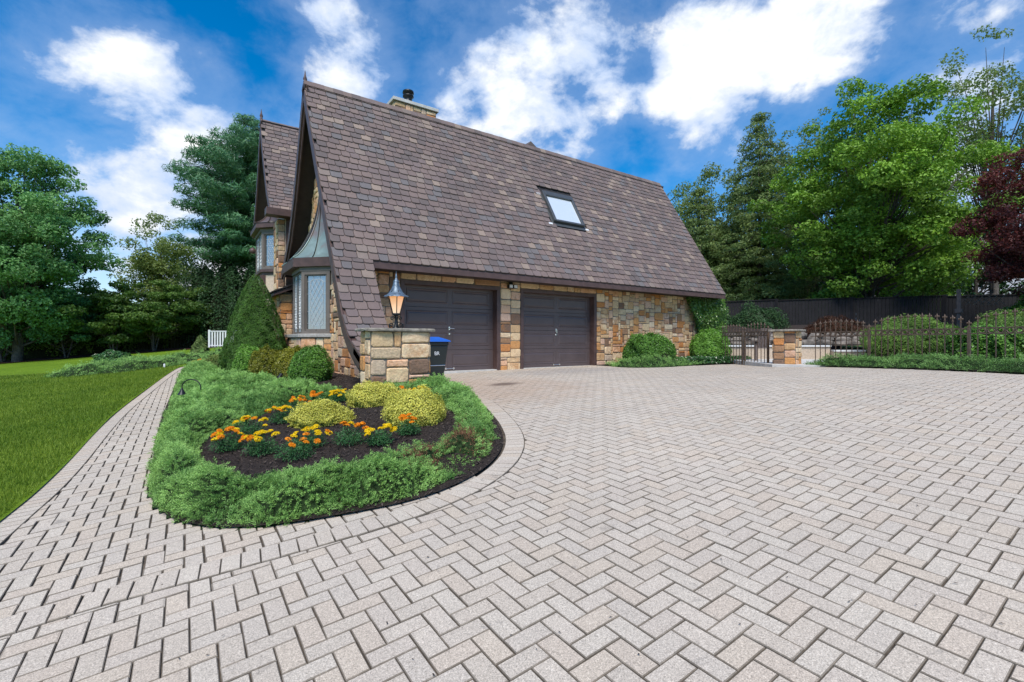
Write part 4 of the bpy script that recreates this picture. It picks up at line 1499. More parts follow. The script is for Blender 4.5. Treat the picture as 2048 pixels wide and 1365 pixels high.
# ------------------------------------------------------------------ foliage builders
def leaf_quads(C, N, L_, W_, fold=.25, spin=None):
    """C centres (n,3), N normals (n,3), sizes (n,) -> V,F  (a folded rhomb = 2 tris as quad)"""
    n = len(C)
    N = N / (np.linalg.norm(N, axis=1)[:, None] + 1e-9)
    a = rng.normal(size=(n, 3)) if spin is None else spin
    T = a - N * (a * N).sum(1)[:, None]; T /= (np.linalg.norm(T, axis=1)[:, None] + 1e-9)
    B = np.cross(N, T)
    L_ = np.broadcast_to(L_, (n,))[:, None]; W_ = np.broadcast_to(W_, (n,))[:, None]
    v0 = C - T * L_ * .5; v2 = C + T * L_ * .5 - N * L_ * fold * .3
    v1 = C + B * W_ * .5 + N * W_ * fold - T * L_ * .05; v3 = C - B * W_ * .5 + N * W_ * fold - T * L_ * .05
    V = np.stack([v0, v1, v2, v3], 1).reshape(-1, 3)
    F = np.arange(4 * n).reshape(-1, 4)
    return V, F


def clump_crown(centres, radii, per, leaf, tone_base, up=.5, flat=.6, tvar=.2, aspect=.7, shell=.45):
    """leaf clusters; tone is leaf colour with lit clump tops painted in, varied by clump"""
    Cs, Ns, Ts = [], [], []
    for c, r_ in zip(centres, radii):
        k = int(per * (r_ / np.mean(radii)) ** 2)
        d = rng.normal(size=(k, 3)); d /= np.linalg.norm(d, axis=1)[:, None]
        rr = (shell + (1 - shell) * rng.random(k) ** .5) * r_
        bumpy = 1 + .25 * np.sin(d[:, 0] * 5 + c[0] * 3) * np.cos(d[:, 1] * 4 + c[2])
        P = d * (rr * bumpy)[:, None] * [1, 1, flat]
        Cs.append(c + P)
        Ns.append(d * .55 + [0, 0, up] + rng.normal(size=(k, 3)) * .45)
        Ts.append(tone_base + rng.normal() * tvar * .6 + .12 * d[:, 2] + rng.normal(size=k) * .08)  # leaves high in a clump are painted paler, like sunlit tops
    C = np.vstack(Cs); N = np.vstack(Ns); T = np.concatenate(Ts)
    s_ = leaf * rng.uniform(.7, 1.3, len(C))
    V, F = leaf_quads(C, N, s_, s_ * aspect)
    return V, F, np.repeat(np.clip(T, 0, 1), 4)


def limb_tree(t, base, top, r0, limbs, mat=None, seed=0, trunks=1, spread=.0, ext=.8):
    """trunk and limbs reaching to given clump centres; local coordinates"""
    mb = MB()
    rs = random.Random(seed)
    base = np.array(base, float); top = np.array(top, float)
    for q in range(trunks):
        ang = q * 2 * math.pi / max(1, trunks) + rs.random()
        tp = top + np.array([math.cos(ang), math.sin(ang), 0]) * spread
        pts_ = [base + (tp - base) * k / 6 + np.array([rs.uniform(-.08, .08), rs.uniform(-.08, .08), 0]) * (k > 0) * np.linalg.norm(top - base) * .08 for k in range(7)]
        mb.tube(pts_, [r0 / math.sqrt(trunks) * (1 - .78 * k / 6) for k in range(7)], 8)
    mb.build('trunk', mat or M['bark'], t)
    mb = MB()
    for c in limbs:
        c = np.array(c, float)
        h = min(max((c[2] - base[2]) * rs.uniform(.35, .7), .1), top[2] - base[2])
        f_ = h / max(.01, top[2] - base[2])
        st = base + (top - base) * f_
        mid = st * .45 + c * .55 + np.array([0, 0, -.05 * np.linalg.norm(c - st)])
        rr = r0 * .32 * (1 - .6 * f_)
        mb.tube([st, mid, c * ext + mid * (1 - ext)], [rr, rr * .6, rr * .22], 5, False)
    mb.build('branch', mat or M['bark'], t)


def broadleaf(name, loc, h, rx, rz_frac, clear, nclump, per, leaf, mat, label, group=None, tone=.5, lean=(0, 0), clump_r=.85, r0=.22, sparse=0, squash=.62, trunks=1, shape=1.0, seed=1, cat='tree', tvar=.2):
    """crown = clumps filling an uneven egg between clear and h"""
    global rng
    rng_l = np.random.default_rng(seed)
    t = thing(name, loc, label, cat, group)
    cz = (h + clear) / 2; hz_ = (h - clear) / 2
    cen, rad = [], []
    lob = rng_l.uniform(.78, 1.12, 24)
    while len(cen) < nclump:
        d = rng_l.normal(size=3); d /= np.linalg.norm(d)
        r_ = rng_l.random() ** .38
        zf = d[2] * r_
        wid = (1 - max(0, zf) ** 2 * .35 * shape) * (1 if zf > -.3 else 1 - .3 * shape * abs(zf + .3))
        li = int((math.atan2(d[1], d[0]) + math.pi) / (2 * math.pi) * 8) % 8 + 8 * int((zf + 1) * 1.49)
        m_ = lob[li % 24]
        c = np.array([d[0] * r_ * rx * wid * m_ + lean[0] * (zf + 1) / 2, d[1] * r_ * rx * wid * m_ + lean[1] * (zf + 1) / 2, cz + zf * hz_ * (.9 + .1 * m_)])
        if sparse and rng_l.random() < sparse * r_: continue
        cen.append(c); rad.append(clump_r * rng_l.uniform(.55, 1.25) * (1 - .25 * max(0, zf)))
    rng = np.random.default_rng(seed + 100)
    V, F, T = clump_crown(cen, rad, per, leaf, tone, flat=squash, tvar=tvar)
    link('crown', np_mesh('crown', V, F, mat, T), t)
    limb_tree(t, (0, 0, -.3), (lean[0] * .6, lean[1] * .6, clear + (h - clear) * .72), r0, cen[::2], seed=seed, trunks=trunks, spread=rx * .3 if trunks > 1 else 0)
    return t


def conifer(name, loc, h, r_, mat, label, group=None, layers=16, per=60, leaf=.22, clear=.8, tone=.45, droop=.25, sparse=0.0, r0=.2, seed=1, power=.85, tuft=.5, width_fn=None, cat='tree', aspect=.28):
    global rng
    rl = np.random.default_rng(seed); rng = np.random.default_rng(seed + 50)
    t = thing(name, loc, label, cat, group)
    cen, rad, tips = [], [], []
    for L_ in range(layers):
        f_ = L_ / (layers - 1)
        z = clear + (h - clear) * f_
        rr = r_ * ((1 - f_) ** power) + .12
        if width_fn: rr = r_ * width_fn(f_)
        nb = max(3, int(5 + rr * 1.6))
        for k in range(nb):
            if rl.random() < sparse: continue
            a = 2 * math.pi * (k + rl.random() * .8) / nb
            rb = rr * rl.uniform(.65, 1.15)
            tips.append(np.array([math.cos(a) * rb, math.sin(a) * rb, z - droop * rb * .6]))
            m_ = max(1, int(rb / (tuft * .9)))
            for q in range(m_):
                g_ = (q + .7) / m_
                cen.append(np.array([math.cos(a) * rb * g_, math.sin(a) * rb * g_, z - droop * rb * g_ * g_ + rl.uniform(-.1, .1)]))
                rad.append(tuft * rl.uniform(.7, 1.2) * (.75 + .25 * g_))
    V, F, T = clump_crown(cen, rad, per, leaf, tone, up=.35, flat=.42, aspect=aspect)
    link('crown', np_mesh('crown', V, F, mat, T), t)
    mb = MB(); mb.tube([(0, 0, -.3), (0, 0, h * .5), (0, 0, h * .97)], [r0, r0 * .6, r0 * .08], 8); mb.build('trunk', M['bark'], t)
    mb = MB()
    for tp in tips[::2]:
        mb.tube([(0, 0, tp[2] + droop * .4 * np.hypot(tp[0], tp[1]) + .1), tuple(tp * [.6, .6, 1] + [0, 0, .15]), tuple(tp * .95 + [0, 0, .05 * tp[2] * 0])], [r0 * .22, r0 * .14, r0 * .05], 4, False)
    mb.build('branch', M['bark'], t)
    return t


def shrub(name, loc, rx, ry, rz_, mat, label, n, leaf, tone=.5, group=None, seed=1, lumps=.12, cone=False, cat='shrub', up=.25, aspect=.75, core_col=None, ground=True, tip=.0, lump_f=6, rag=.09, topflat=1.0):
    """dense clipped or mounded shrub: leaf shell over a leafy core"""
    global rng
    rng = np.random.default_rng(seed)
    t = thing(name, loc, label, cat, group)
    k = n
    d = rng.normal(size=(k, 3)); d /= np.linalg.norm(d, axis=1)[:, None]
    if cone:
        zf = 1 - np.sqrt(rng.random(k)); a = rng.random(k) * 2 * math.pi
        prof = (1 - zf) ** .68 * (1 - .22 * np.exp(-zf * 9)) + .035
        lob = 1 + lumps * np.sin(a * lump_f + zf * 11 + seed) * np.cos(zf * 23 + a * 3) + lumps * .6 * (vnoise(a * 3, zf * 14, 1.6, seed) - .5) * 2
        rr = prof * lob * (1 - rag * 2.0 * rng.random(k) ** 2)
        C = np.stack([np.cos(a) * rr * rx, np.sin(a) * rr * ry, zf * rz_], 1)
        N = np.stack([np.cos(a), np.sin(a), np.full(k, .45)], 1)
        crease = lob
    else:
        d[:, 2] = np.abs(d[:, 2]) * (1 if ground else np.sign(rng.random(k) - .35))
        a = np.arctan2(d[:, 1], d[:, 0])
        lob = 1 + lumps * (vnoise(d[:, 0] * 2.2 + d[:, 2], d[:, 1] * 2.2 - d[:, 2], 1.5 * lump_f / 6, seed) - .5) * 2 + lumps * .5 * (vnoise(a * 2.0, d[:, 2] * 3, 2.5, seed + 5) - .5) * 2
        rr = lob * (1 - rag * 2.5 * rng.random(k) ** 2 + rag * .6 * rng.random(k) ** 6)
        zz_ = np.sign(d[:, 2]) * np.abs(d[:, 2]) ** topflat
        low = np.where(zz_ < .35, .80 + .2 * zz_ / .35, 1.0) if ground else 1.0
        C = np.stack([d[:, 0] * rr * rx * low, d[:, 1] * rr * ry * low, zz_ * rr * rz_], 1)
        N = d
        crease = lob
    N = N + [0, 0, up] + rng.normal(size=(k, 3)) * .5
    s_ = leaf * rng.uniform(.7, 1.35, k)
    V, F = leaf_quads(C, N, s_, s_ * aspect)
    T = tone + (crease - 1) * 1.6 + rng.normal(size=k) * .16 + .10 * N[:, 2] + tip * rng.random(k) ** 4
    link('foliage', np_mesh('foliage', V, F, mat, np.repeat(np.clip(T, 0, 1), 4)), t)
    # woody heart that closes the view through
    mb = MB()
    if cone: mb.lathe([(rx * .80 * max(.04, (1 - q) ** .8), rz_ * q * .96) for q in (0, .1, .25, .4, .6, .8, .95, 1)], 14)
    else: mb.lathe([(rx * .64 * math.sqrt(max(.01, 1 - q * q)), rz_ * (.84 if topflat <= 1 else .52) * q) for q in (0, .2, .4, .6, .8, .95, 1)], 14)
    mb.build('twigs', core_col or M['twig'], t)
    return t


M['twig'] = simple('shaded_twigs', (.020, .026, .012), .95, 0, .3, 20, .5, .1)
M['jmat'] = simple('juniper_shade_twigs', (.022, .040, .014), .95, 0, .4, 40, .6, .1)
M['maple'] = mat_leaf('maple_leaf', (.038, .100, .014), (.260, .460, .045), .22)
M['maple_dark'] = mat_leaf('dark_maple_leaf', (.045, .130, .045), (.230, .460, .140), .28)
M['lite_tree'] = mat_leaf('pale_tree_leaf', (.085, .145, .032), (.290, .380, .095), .35)
M['hem'] = mat_leaf('hemlock_needle', (.055, .110, .034), (.230, .310, .085), .2)
M['pine'] = mat_leaf('pine_needle', (.032, .105, .052), (.150, .330, .135), .2)
M['hedge'] = mat_leaf('hedge_maple_leaf', (.040, .100, .018), (.210, .340, .060), .3)
M['dark_con'] = mat_leaf('arborvitae', (.014, .040, .015), (.050, .115, .034), .15)
M['purple'] = mat_leaf('purple_maple_leaf', (.050, .015, .018), (.230, .055, .040), .25)
M['spruce'] = mat_leaf('dwarf_spruce_needle', (.020, .070, .010), (.130, .270, .040), .15)
M['box'] = mat_leaf('boxwood_leaf', (.026, .085, .014), (.190, .390, .055), .2, .4)
M['boxy'] = mat_leaf('yellowing_boxwood_leaf', (.060, .085, .010), (.340, .330, .030), .2, .4)
M['jun'] = mat_leaf('creeping_juniper', (.046, .142, .026), (.33, .56, .140), .2, .55)
M['jund'] = mat_leaf('darker_juniper', (.032, .095, .024), (.200, .370, .090), .2, .55)
M['dead'] = mat_leaf('dead_juniper_twig', (.10, .045, .022), (.24, .125, .062), .05, .8)
M['gold'] = mat_leaf('gold_mound_leaf', (.30, .32, .04), (.85, .80, .17), .25, .45)
M['mgreen'] = mat_leaf('marigold_leaf', (.022, .085, .026), (.095, .250, .075), .25, .45)
M['ivy'] = mat_leaf('ivy_leaf', (.030, .090, .014), (.190, .350, .050), .2, .3, .25, .6)
M['pach'] = mat_leaf('pachysandra_leaf', (.018, .060, .018), (.090, .210, .055), .2, .25, .25, .6)
M['grass'] = mat_leaf('grass_blade', (.090, .175, .012), (.260, .360, .036), .35, .6)
M['petal_y'] = mat_leaf('yellow_petal', (.85, .52, .004), (.95, .74, .012), .25, .6)
M['petal_o'] = mat_leaf('orange_petal', (.85, .24, .004), (.95, .42, .015), .25, .6)
M['brownleaf'] = mat_leaf('brown_lace_maple', (.045, .018, .010), (.11, .045, .020), .2)

# ------------------------------------------------------------------ planting bed
MULCH = [(.10, 5.9), (.16, 5.0), (.42, 4.42), (1.1, 4.12), (1.9, 4.12), (2.5, 4.7), (2.85, 5.4), (3.02, 6.2), (2.85, 6.8), (2.45, 7.05), (2.05, 7.9), (1.6, 8.2), (1.0, 7.7), (.55, 7.0), (.2, 6.6)]
MULCH2 = [(3.1, 8.2), (2.35, 8.35), (1.95, 9.0), (1.65, 9.8), (1.40, 11), (1.10, 12.5), (.85, 14), (.72, 16), (.8, 18), (1.0, 20), (3.0, 20)]


def bed_z(x, y):
    d = edge_dist(BED, x, y)
    m_ = ss(0, .5, d)
    return G(x, y) + .02 + m_ * (.085 + .10 * ss(8.2, 9.6, y) * ss(.6, 2.2, x)) + .03 * (vnoise(x, y, 2.2, 4) - .5) * m_


bed = grid_mesh('mulch_bed', np.arange(-.7, 4.1, .06), np.arange(3.2, 20.4, .08), bed_z, M['mulch'], lambda x, y: inside(BED, x, y), snap=[tuple(p) for p in smooth_line(BED + [BED[0]], 2)[:-1]])
# mulch chips on the open soil
k = 11000
cx = rng.uniform(-.3, 3.6, k); cy = rng.uniform(3.3, 11, k) ** 1.0
m_ = inside(BED, cx, cy) & (inside(MULCH, cx, cy) | (edge_dist(BED, cx, cy) < .35) | (cy > 8))
cx, cy = cx[m_], cy[m_]
C = np.stack([cx, cy, bed_z(cx, cy) + .008 + .012 * rng.random(len(cx))], 1)
V, F = leaf_quads(C, np.stack([rng.normal(size=len(cx)) * .45, rng.normal(size=len(cx)) * .45, np.ones(len(cx))], 1), rng.uniform(.02, .07, len(cx)), rng.uniform(.006, .018, len(cx)), .15)
o = link('mulch_chips', np_mesh('mulch_chips', V, F, M['chip']), None)
tag(o, 'dark shredded bark mulch around the flowers and along the bed edge', 'mulch', kind='stuff')


def juniper_h(x, y, polys_out, seed=0):
    return .10 + .13 * vnoise(x, y, 1.7, seed + 1) + .09 * vnoise(x, y, 4.3, seed + 2)


def sprigs(name, x, y, surf, mat, label, blades=9, size=.06, tone=None, flow=None, parent=None, lean=.9, bl=.45, bw=.12, hump=None):
    """feathery plumes: a fan of small blades along a short shoot. x,y root points; surf = z of mat surface"""
    n = len(x)
    root = np.stack([x, y, surf], 1)
    a = rng.random(n) * 2 * math.pi
    out_ = np.stack([np.cos(a), np.sin(a), np.zeros(n)], 1)
    if flow is not None: out_ = out_ * .55 + flow
    shoot = out_ * lean + [0, 0, .62]
    shoot += rng.normal(size=(n, 3)) * .22
    shoot /= np.linalg.norm(shoot, axis=1)[:, None]
    L_ = size * rng.uniform(.6, 1.35, n)
    if tone is None: tone = np.full(n, .5)
    Vs, Ts = [], []
    side = np.cross(shoot, rng.normal(size=(n, 3))); side /= np.linalg.norm(side, axis=1)[:, None]
    side2 = np.cross(shoot, side)
    for b_ in range(blades):
        g_ = (b_ + .5) / blades
        ang = b_ * 2.4
        out2 = side * math.cos(ang) + side2 * math.sin(ang)
        p0 = root + shoot * (L_ * (g_ - .25))[:, None]
        ln = (L_ * bl * (1.15 - .6 * g_))[:, None]
        dirn = out2 * .75 + shoot * .75
        tip_ = p0 + dirn * ln
        wv = np.cross(dirn, out_ + [0, 0, .3]); wv /= (np.linalg.norm(wv, axis=1)[:, None] + 1e-9)
        ww = (L_ * bw)[:, None]
        mid = p0 + dirn * ln * .5
        Vs.append(np.stack([p0, mid + wv * ww, tip_, mid - wv * ww], 1))
        Ts.append(np.stack([tone - .10 + .25 * g_, tone + .25 * g_, tone + .10 + .35 * g_, tone + .25 * g_], 1))
    V = np.stack(Vs, 1).reshape(-1, 3); T = np.stack(Ts, 1).reshape(-1)
    F = np.arange(len(V)).reshape(-1, 4)
    o = link(name, np_mesh(name, V, F, mat, np.clip(T, 0, 1)), parent)
    if label: tag(o, label, 'ground cover', kind='stuff')
    elif parent is not None: o['kind'] = 'stuff'
    return o


def juniper_patch(name, poly, hole, dens, size, base_z, label, mat, hscale=1.0, seed=0, mask=None, edge=.25, blades=11, dead=None, tone0=.42, lower=None):
    """poly, hole are plan polygons. The mat swells away from its edges."""
    P = np.array(poly)
    x0, y0 = P.min(0) - .1; x1, y1 = P.max(0) + .1
    def ok(x, y):
        r_ = inside(poly, x, y)
        for h_ in hole: r_ &= ~inside(h_, x, y)
        if mask is not None: r_ &= mask(x, y)
        return r_
    def surf(x, y):
        d = edge_dist(poly, x, y)
        for h_ in hole: d = np.minimum(d, edge_dist(h_, x, y))
        hh = (.05 + .20 * ss(0, edge, d)) * (.45 + .85 * vnoise(x, y, 1.5, seed + 1)) + .20 * (vnoise(x, y, 3.6, seed + 2) - .42) * ss(0, edge * .5, d) + .09 * (vnoise(x, y, 8.0, seed + 3) - .5) * ss(0, edge, d)
        if lower is not None: hh = hh * lower(x, y) - .04 * (lower(x, y) < .3)
        return base_z(x, y) + hh * hscale
    # under-mat
    g_ = .05
    o = grid_mesh(name + '_mat', np.arange(x0, x1, g_), np.arange(y0, y1, g_), lambda x, y: surf(x, y) - .06, M['jmat'], ok, kind=None)
    area = (x1 - x0) * (y1 - y0)
    n = int(area * dens)
    x = rng.uniform(x0, x1, n); y = rng.uniform(y0, y1, n)
    zc = np.maximum(1.0, x * cs + y * sn)
    keepp = rng.random(n) < np.clip((4.2 / zc) ** 1.35, .08, 1)
    x, y, zc = x[keepp], y[keepp], zc[keepp]
    m_ = ok(x, y); x, y, zc = x[m_], y[m_], zc[m_]
    e = .06
    gx = (surf(x + e, y) - surf(x - e, y)) / (2 * e); gy = (surf(x, y + e) - surf(x, y - e)) / (2 * e)
    flow = np.stack([-gx, -gy, np.zeros(len(x))], 1) * .9
    sz = size * np.clip(zc / 4.2, 1, 3) ** .7
    tone = tone0 + .34 * (vnoise(x, y, 2.6, seed + 7) - .5) + .30 * (vnoise(x, y, 9, seed + 8) - .5) + .45 * (vnoise(x, y, 3.6, seed + 2) - .45) + .5 * (vnoise(x, y, 8.0, seed + 3) - .5) + rng.normal(size=len(x)) * .07
    z = surf(x, y) - .05 * rng.random(len(x)) + .03 * rng.random(len(x)) ** 5
    if dead is not None:
        dd = dead(x, y); isd = rng.random(len(x)) < dd
        sprigs(name + '_dead', x[isd], y[isd], z[isd] - .02, M['dead'], None, blades=7, size=size * 1.0, tone=np.full(isd.sum(), .5), bw=.05, parent=o)
        keep2 = ~isd & (rng.random(len(x)) > dd * .9)
        x, y, z, sz, tone, flow = x[keep2], y[keep2], z[keep2], sz[keep2], tone[keep2], flow[keep2]
    global_size = sz
    s_o = sprigs_sized(name + '_sprigs', x, y, z, mat, blades, global_size, tone, flow, o)
    tag(o, label, 'ground cover', kind='stuff')
    o.name = name
    return o, surf, ok


def sprigs_sized(name, x, y, z, mat, blades, sz, tone, flow, parent):
    n = len(x)
    root = np.stack([x, y, z], 1)
    a = 2 * math.pi * 1.6 * vnoise(x, y, 2.3, 41) + rng.normal(size=n) * .75
    out_ = np.stack([np.cos(a), np.sin(a), np.zeros(n)], 1) * .8 + flow
    shoot = out_ * 1.0 + [0, 0, .50] + rng.normal(size=(n, 3)) * .2
    shoot /= np.linalg.norm(shoot, axis=1)[:, None]
    L_ = sz * rng.uniform(.6, 1.4, n)
    side = np.cross(shoot, rng.normal(size=(n, 3))); side /= np.linalg.norm(side, axis=1)[:, None]
    side2 = np.cross(shoot, side)
    Vs, Ts = [], []
    for b_ in range(blades):
        g_ = (b_ + .5) / blades; ang = b_ * 2.4
        out2 = side * math.cos(ang) + side2 * math.sin(ang)
        p0 = root + shoot * (L_ * (g_ - .25))[:, None]
        ln = (L_ * .42 * (1.15 - .6 * g_))[:, None]
        dirn = out2 * .7 + shoot * .8
        tip_ = p0 + dirn * ln
        wv = np.cross(dirn, side2 + [0, 0, .2]); wv /= (np.linalg.norm(wv, axis=1)[:, None] + 1e-9)
        ww = (L_ * .046)[:, None]; mid = p0 + dirn * ln * .45
        Vs.append(np.stack([p0, mid + wv * ww, tip_, mid - wv * ww], 1))
        Ts.append(np.stack([tone - .12 + .22 * g_, tone + .25 * g_, tone + .12 + .35 * g_, tone + .25 * g_], 1))
    V = np.stack(Vs, 1).reshape(-1, 3); T = np.stack(Ts, 1).reshape(-1)
    o = link(name, np_mesh(name, V, np.arange(len(V)).reshape(-1, 4), mat, np.clip(T, 0, 1)), parent)
    o['kind'] = 'stuff'
    return o


def shrink(poly, d):
    P = np.array(poly); c = P.mean(0)
    return [tuple(p + (c - p) / np.linalg.norm(c - p) * d) for p in P]


jpoly = [(-.27, 5.2), (-.22, 4.75), (-.08, 4.28), (.14, 3.90), (.47, 3.64), (.95, 3.50), (1.42, 3.40), (1.93, 3.54), (2.36, 3.86), (2.75, 4.32), (3.07, 4.92), (3.42, 5.68), (3.70, 6.4),
         (3.84, 6.95), (3.78, 7.35), (3.4, 7.48), (2.9, 7.5), (2.36, 7.55), (2.2, 8.3), (1.95, 9.0), (1.65, 9.8), (1.40, 11), (1.10, 12.5), (.85, 14), (.72, 16), (.66, 18.2), (.35, 19.0), (.06, 18.6), (-.08, 17.2), (-.13, 14.0), (-.18, 11.0), (-.25, 8.8), (-.27, 7.0)]


def dead_zone(x, y):
    d1 = np.hypot((x - 2.30) / .55, (y - 4.25) / .42); d2 = np.hypot((x - 1.72) / .28, (y - 3.85) / .25); d3 = np.hypot((x - 2.75) / .3, (y - 4.95) / .35)
    v = .75 * np.maximum(np.maximum(ss(1.3, .3, d1), ss(1.2, .3, d2)), .6 * ss(1.2, .3, d3))
    return np.clip(v * (.25 + 1.1 * vnoise(x, y, 5, 77)), 0, .96)


def gap_low(x, y):
    d = np.hypot((x - 2.0) / .42, (y - 3.80) / .34)
    return .15 + .85 * ss(.35, .95, d + .6 * (vnoise(x, y, 5, 5) - .5))


def gap_mask(x, y):
    d = np.hypot((x - 1.95) / .30, (y - 3.80) / .26)
    return ~((d < 1) & (vnoise(x, y, 7, 5) > .3))


jun, jsurf, jok = juniper_patch('creeping_juniper', jpoly, [MULCH], 2900, .058, bed_z, 'feathery green creeping juniper ringing the flower bed by the drive', M['jun'], .78, seed=3, dead=dead_zone, lower=gap_low)

# gold mounds
shrub('gold_shrub', (1.42, 6.35, bed_z(1.42, 6.35) - .02), .43, .40, .30, M['gold'], 'yellow mounded shrub behind the front row of marigolds, leftmost of the three gold mounds', 14000, .019, .45, 'gold mounded shrubs in the bed', 21, .18, topflat=1.5, core_col=simple('gold_twigs', (.06, .06, .015), .9), rag=.12)
shrub('gold_shrub', (2.32, 7.05, bed_z(2.32, 7.05) - .02), .42, .38, .34, M['gold'], 'yellow mounded shrub farthest back in front of the stone pillar', 12000, .020, .5, 'gold mounded shrubs in the bed', 22, .16, core_col=bpy.data.materials['gold_twigs'], rag=.12)
shrub('gold_shrub', (2.30, 5.42, bed_z(2.30, 5.42) - .02), .40, .38, .42, M['gold'], 'largest yellow mounded shrub, right of the marigolds near the drive', 16000, .018, .40, 'gold mounded shrubs in the bed', 23, .14, core_col=bpy.data.materials['gold_twigs'], rag=.12)

# marigolds ----------------------------------------------------------
def bloom_mesh(mat, name, r_=.028, seed=0):
    rs = np.random.default_rng(seed)
    n = 64
    u = rs.random(n); a = rs.random(n) * 2 * math.pi
    el = u ** .8 * math.pi * .52
    d = np.stack([np.sin(el) * np.cos(a), np.sin(el) * np.sin(a), np.cos(el) * .62], 1)
    C = d * r_
    sv = globals()['rng']; globals()['rng'] = rs
    V, F = leaf_quads(C, d + rs.normal(size=(n, 3)) * .35, np.full(n, r_ * .62), np.full(n, r_ * .55), .3)
    globals()['rng'] = sv
    T = np.repeat(.3 + .5 * rs.random(n), 4)
    return np_mesh(name, V, F, mat, T)


bl_y = [bloom_mesh(M['petal_y'], 'bloom', .030, s_) for s_ in (1, 2)]
bl_o = [bloom_mesh(M['petal_o'], 'bloom', .029, s_) for s_ in (3, 4)]


def marigold(x, y, size, n_y, n_o, label, seed, sc_=1.0):
    global rng
    rs = random.Random(seed); rng = np.random.default_rng(seed)
    z = float(bed_z(np.array(x), np.array(y)))
    t = thing('marigold_plant', (x, y, z), label, 'flowers', 'marigolds in the planting bed')
    n_y = int(n_y * 1.7); n_o = int(n_o * 1.5)
    # ferny leaves
    k = 900
    d = rng.normal(size=(k, 3)); d[:, 2] = np.abs(d[:, 2]); d /= np.linalg.norm(d, axis=1)[:, None]
    rr = rng.uniform(.35, 1, k)
    C = d * rr[:, None] * [size, size, size * .95] + [0, 0, .02]
    N = d * .4 + [0, 0, .5] + rng.normal(size=(k, 3)) * .5
    spin = d + rng.normal(size=(k, 3)) * .5
    V, F = leaf_quads(C, N, rng.uniform(.02, .042, k), rng.uniform(.006, .012, k), .2, spin)
    T = np.repeat(np.clip(.25 + .5 * rr * d[:, 2] + rng.normal(size=k) * .12, 0, 1), 4)
    link('leaves', np_mesh('leaves', V, F, M['mgreen'], T), t)
    mb = MB()
    for q in range(n_y + n_o):
        a = rs.uniform(0, 6.28); r_ = size * rs.uniform(.2, 1.15)
        h = size * rs.uniform(.95, 1.2) * (1 - .35 * (r_ / size) ** 2) + .03
        p = (math.cos(a) * r_, math.sin(a) * r_, h)
        o = bpy.data.objects.new('bloom', rs.choice(bl_y if q < n_y else bl_o)); COL.objects.link(o); o.parent = t
        o.location = p; s_ = rs.uniform(.8, 1.2) * sc_; o.scale = (s_, s_, s_ * rs.uniform(.8, 1.1)); o.rotation_euler = (rs.uniform(-.5, .5), rs.uniform(-.5, .5), rs.uniform(0, 6))
        mb.tube([(p[0] * .4, p[1] * .4, h * .3), p], .0025, 4, False)
    mb.build('stems', M['mgreen'], t)['kind'] = 'stuff'


mg = [(.36, 5.75, .17, 3, 5, 'mostly orange marigold at the left end of the bed beside the juniper'),
      (.62, 6.25, .18, 6, 2, 'tall yellow marigold behind the leftmost plants, several large blooms'),
      (.62, 5.30, .18, 6, 3, 'yellow and orange marigold at the front left corner of the mulch'),
      (.86, 4.90, .19, 0, 4, 'front orange marigold with few large blooms nearest the front juniper'),
      (1.06, 5.20, .17, 6, 0, 'all yellow marigold left of the front orange one by the gold mound'),
      (1.38, 4.95, .18, 1, 6, 'orange marigold in the middle of the front row before the gold mound'),
      (1.62, 4.72, .15, 6, 0, 'small yellow marigold right of the middle orange plant'),
      (1.98, 4.86, .15, 0, 7, 'orange marigold at the right end of the front row beside the big gold shrub'),
      (1.02, 6.75, .17, 5, 3, 'yellow and orange marigold of the back row nearest the left corner'),
      (1.32, 7.35, .17, 2, 5, 'mostly orange marigold in the back row left of the middle gold mound'),
      (1.66, 7.75, .16, 0, 7, 'small flowered orange marigold of the back row behind the gold mound'),
      (2.0, 7.7, .16, 6, 0, 'yellow marigold at the far end of the back row'),
      (2.72, 6.95, .16, 0, 7, 'orange marigold below the left part of the lantern pillar'),
      (2.98, 6.75, .15, 5, 2, 'yellow marigold below the right part of the lantern pillar'),
      (.38, 18.3, .2, 0, 9, 'orange marigold at the far bend of the walkway'),
      (.72, 17.6, .18, 2, 7, 'orange marigold beside the far spruce, past the walkway bend')]
for i, q in enumerate(mg):
    marigold(*q, 300 + i, 1.0 if q[1] < 12 else 1.8)

# boxwoods and the spruce
Mb = M['box']
zb = lambda x, y: float(bed_z(np.array(x), np.array(y)))
shrub('boxwood', (2.08, 10.20, zb(2.08, 10.2) - .02), .42, .42, .72, M['box'], 'rounded dark green boxwood nearest the stone wall, right of its row', 17000, .030, .45, 'boxwoods below the bay window', 31, .10, topflat=.8)
shrub('boxwood', (1.93, 11.35, zb(1.93, 11.35) - .02), .38, .38, .66, M['boxy'], 'yellow green boxwood just left of the dark one under the bay sill', 12000, .032, .45, 'boxwoods below the bay window', 32, .12, topflat=.8)
shrub('boxwood', (1.56, 12.05, zb(1.56, 12.05) - .02), .42, .42, .70, M['boxy'], 'yellowing boxwood with rusty tips beside the conical spruce', 13000, .032, .35, 'boxwoods below the bay window', 33, .12, topflat=.8)
shrub('boxwood', (1.33, 12.95, zb(1.33, 12.95) - .02), .42, .42, .78, M['box'], 'bright green boxwood at the foot of the conical spruce, left of its row', 12000, .034, .72, 'boxwoods below the bay window', 34, .12, topflat=.8)
shrub('dwarf_spruce', (1.55, 14.35, zb(1.55, 14.35) - .05), .90, .90, 2.62, M['spruce'], 'dense conical dwarf spruce beside the bay window', 70000, .040, .42, None, 35, .075, True, 'tree', .5, .34, lump_f=9, rag=.03)
shrub('shrub', (.95, 17.4, zb(.95, 17.4) - .02), .55, .5, .42, M['lite_tree'], 'low olive shrub at the foot of the spruce by the far marigolds', 5000, .045, .3, None, 36, .2)

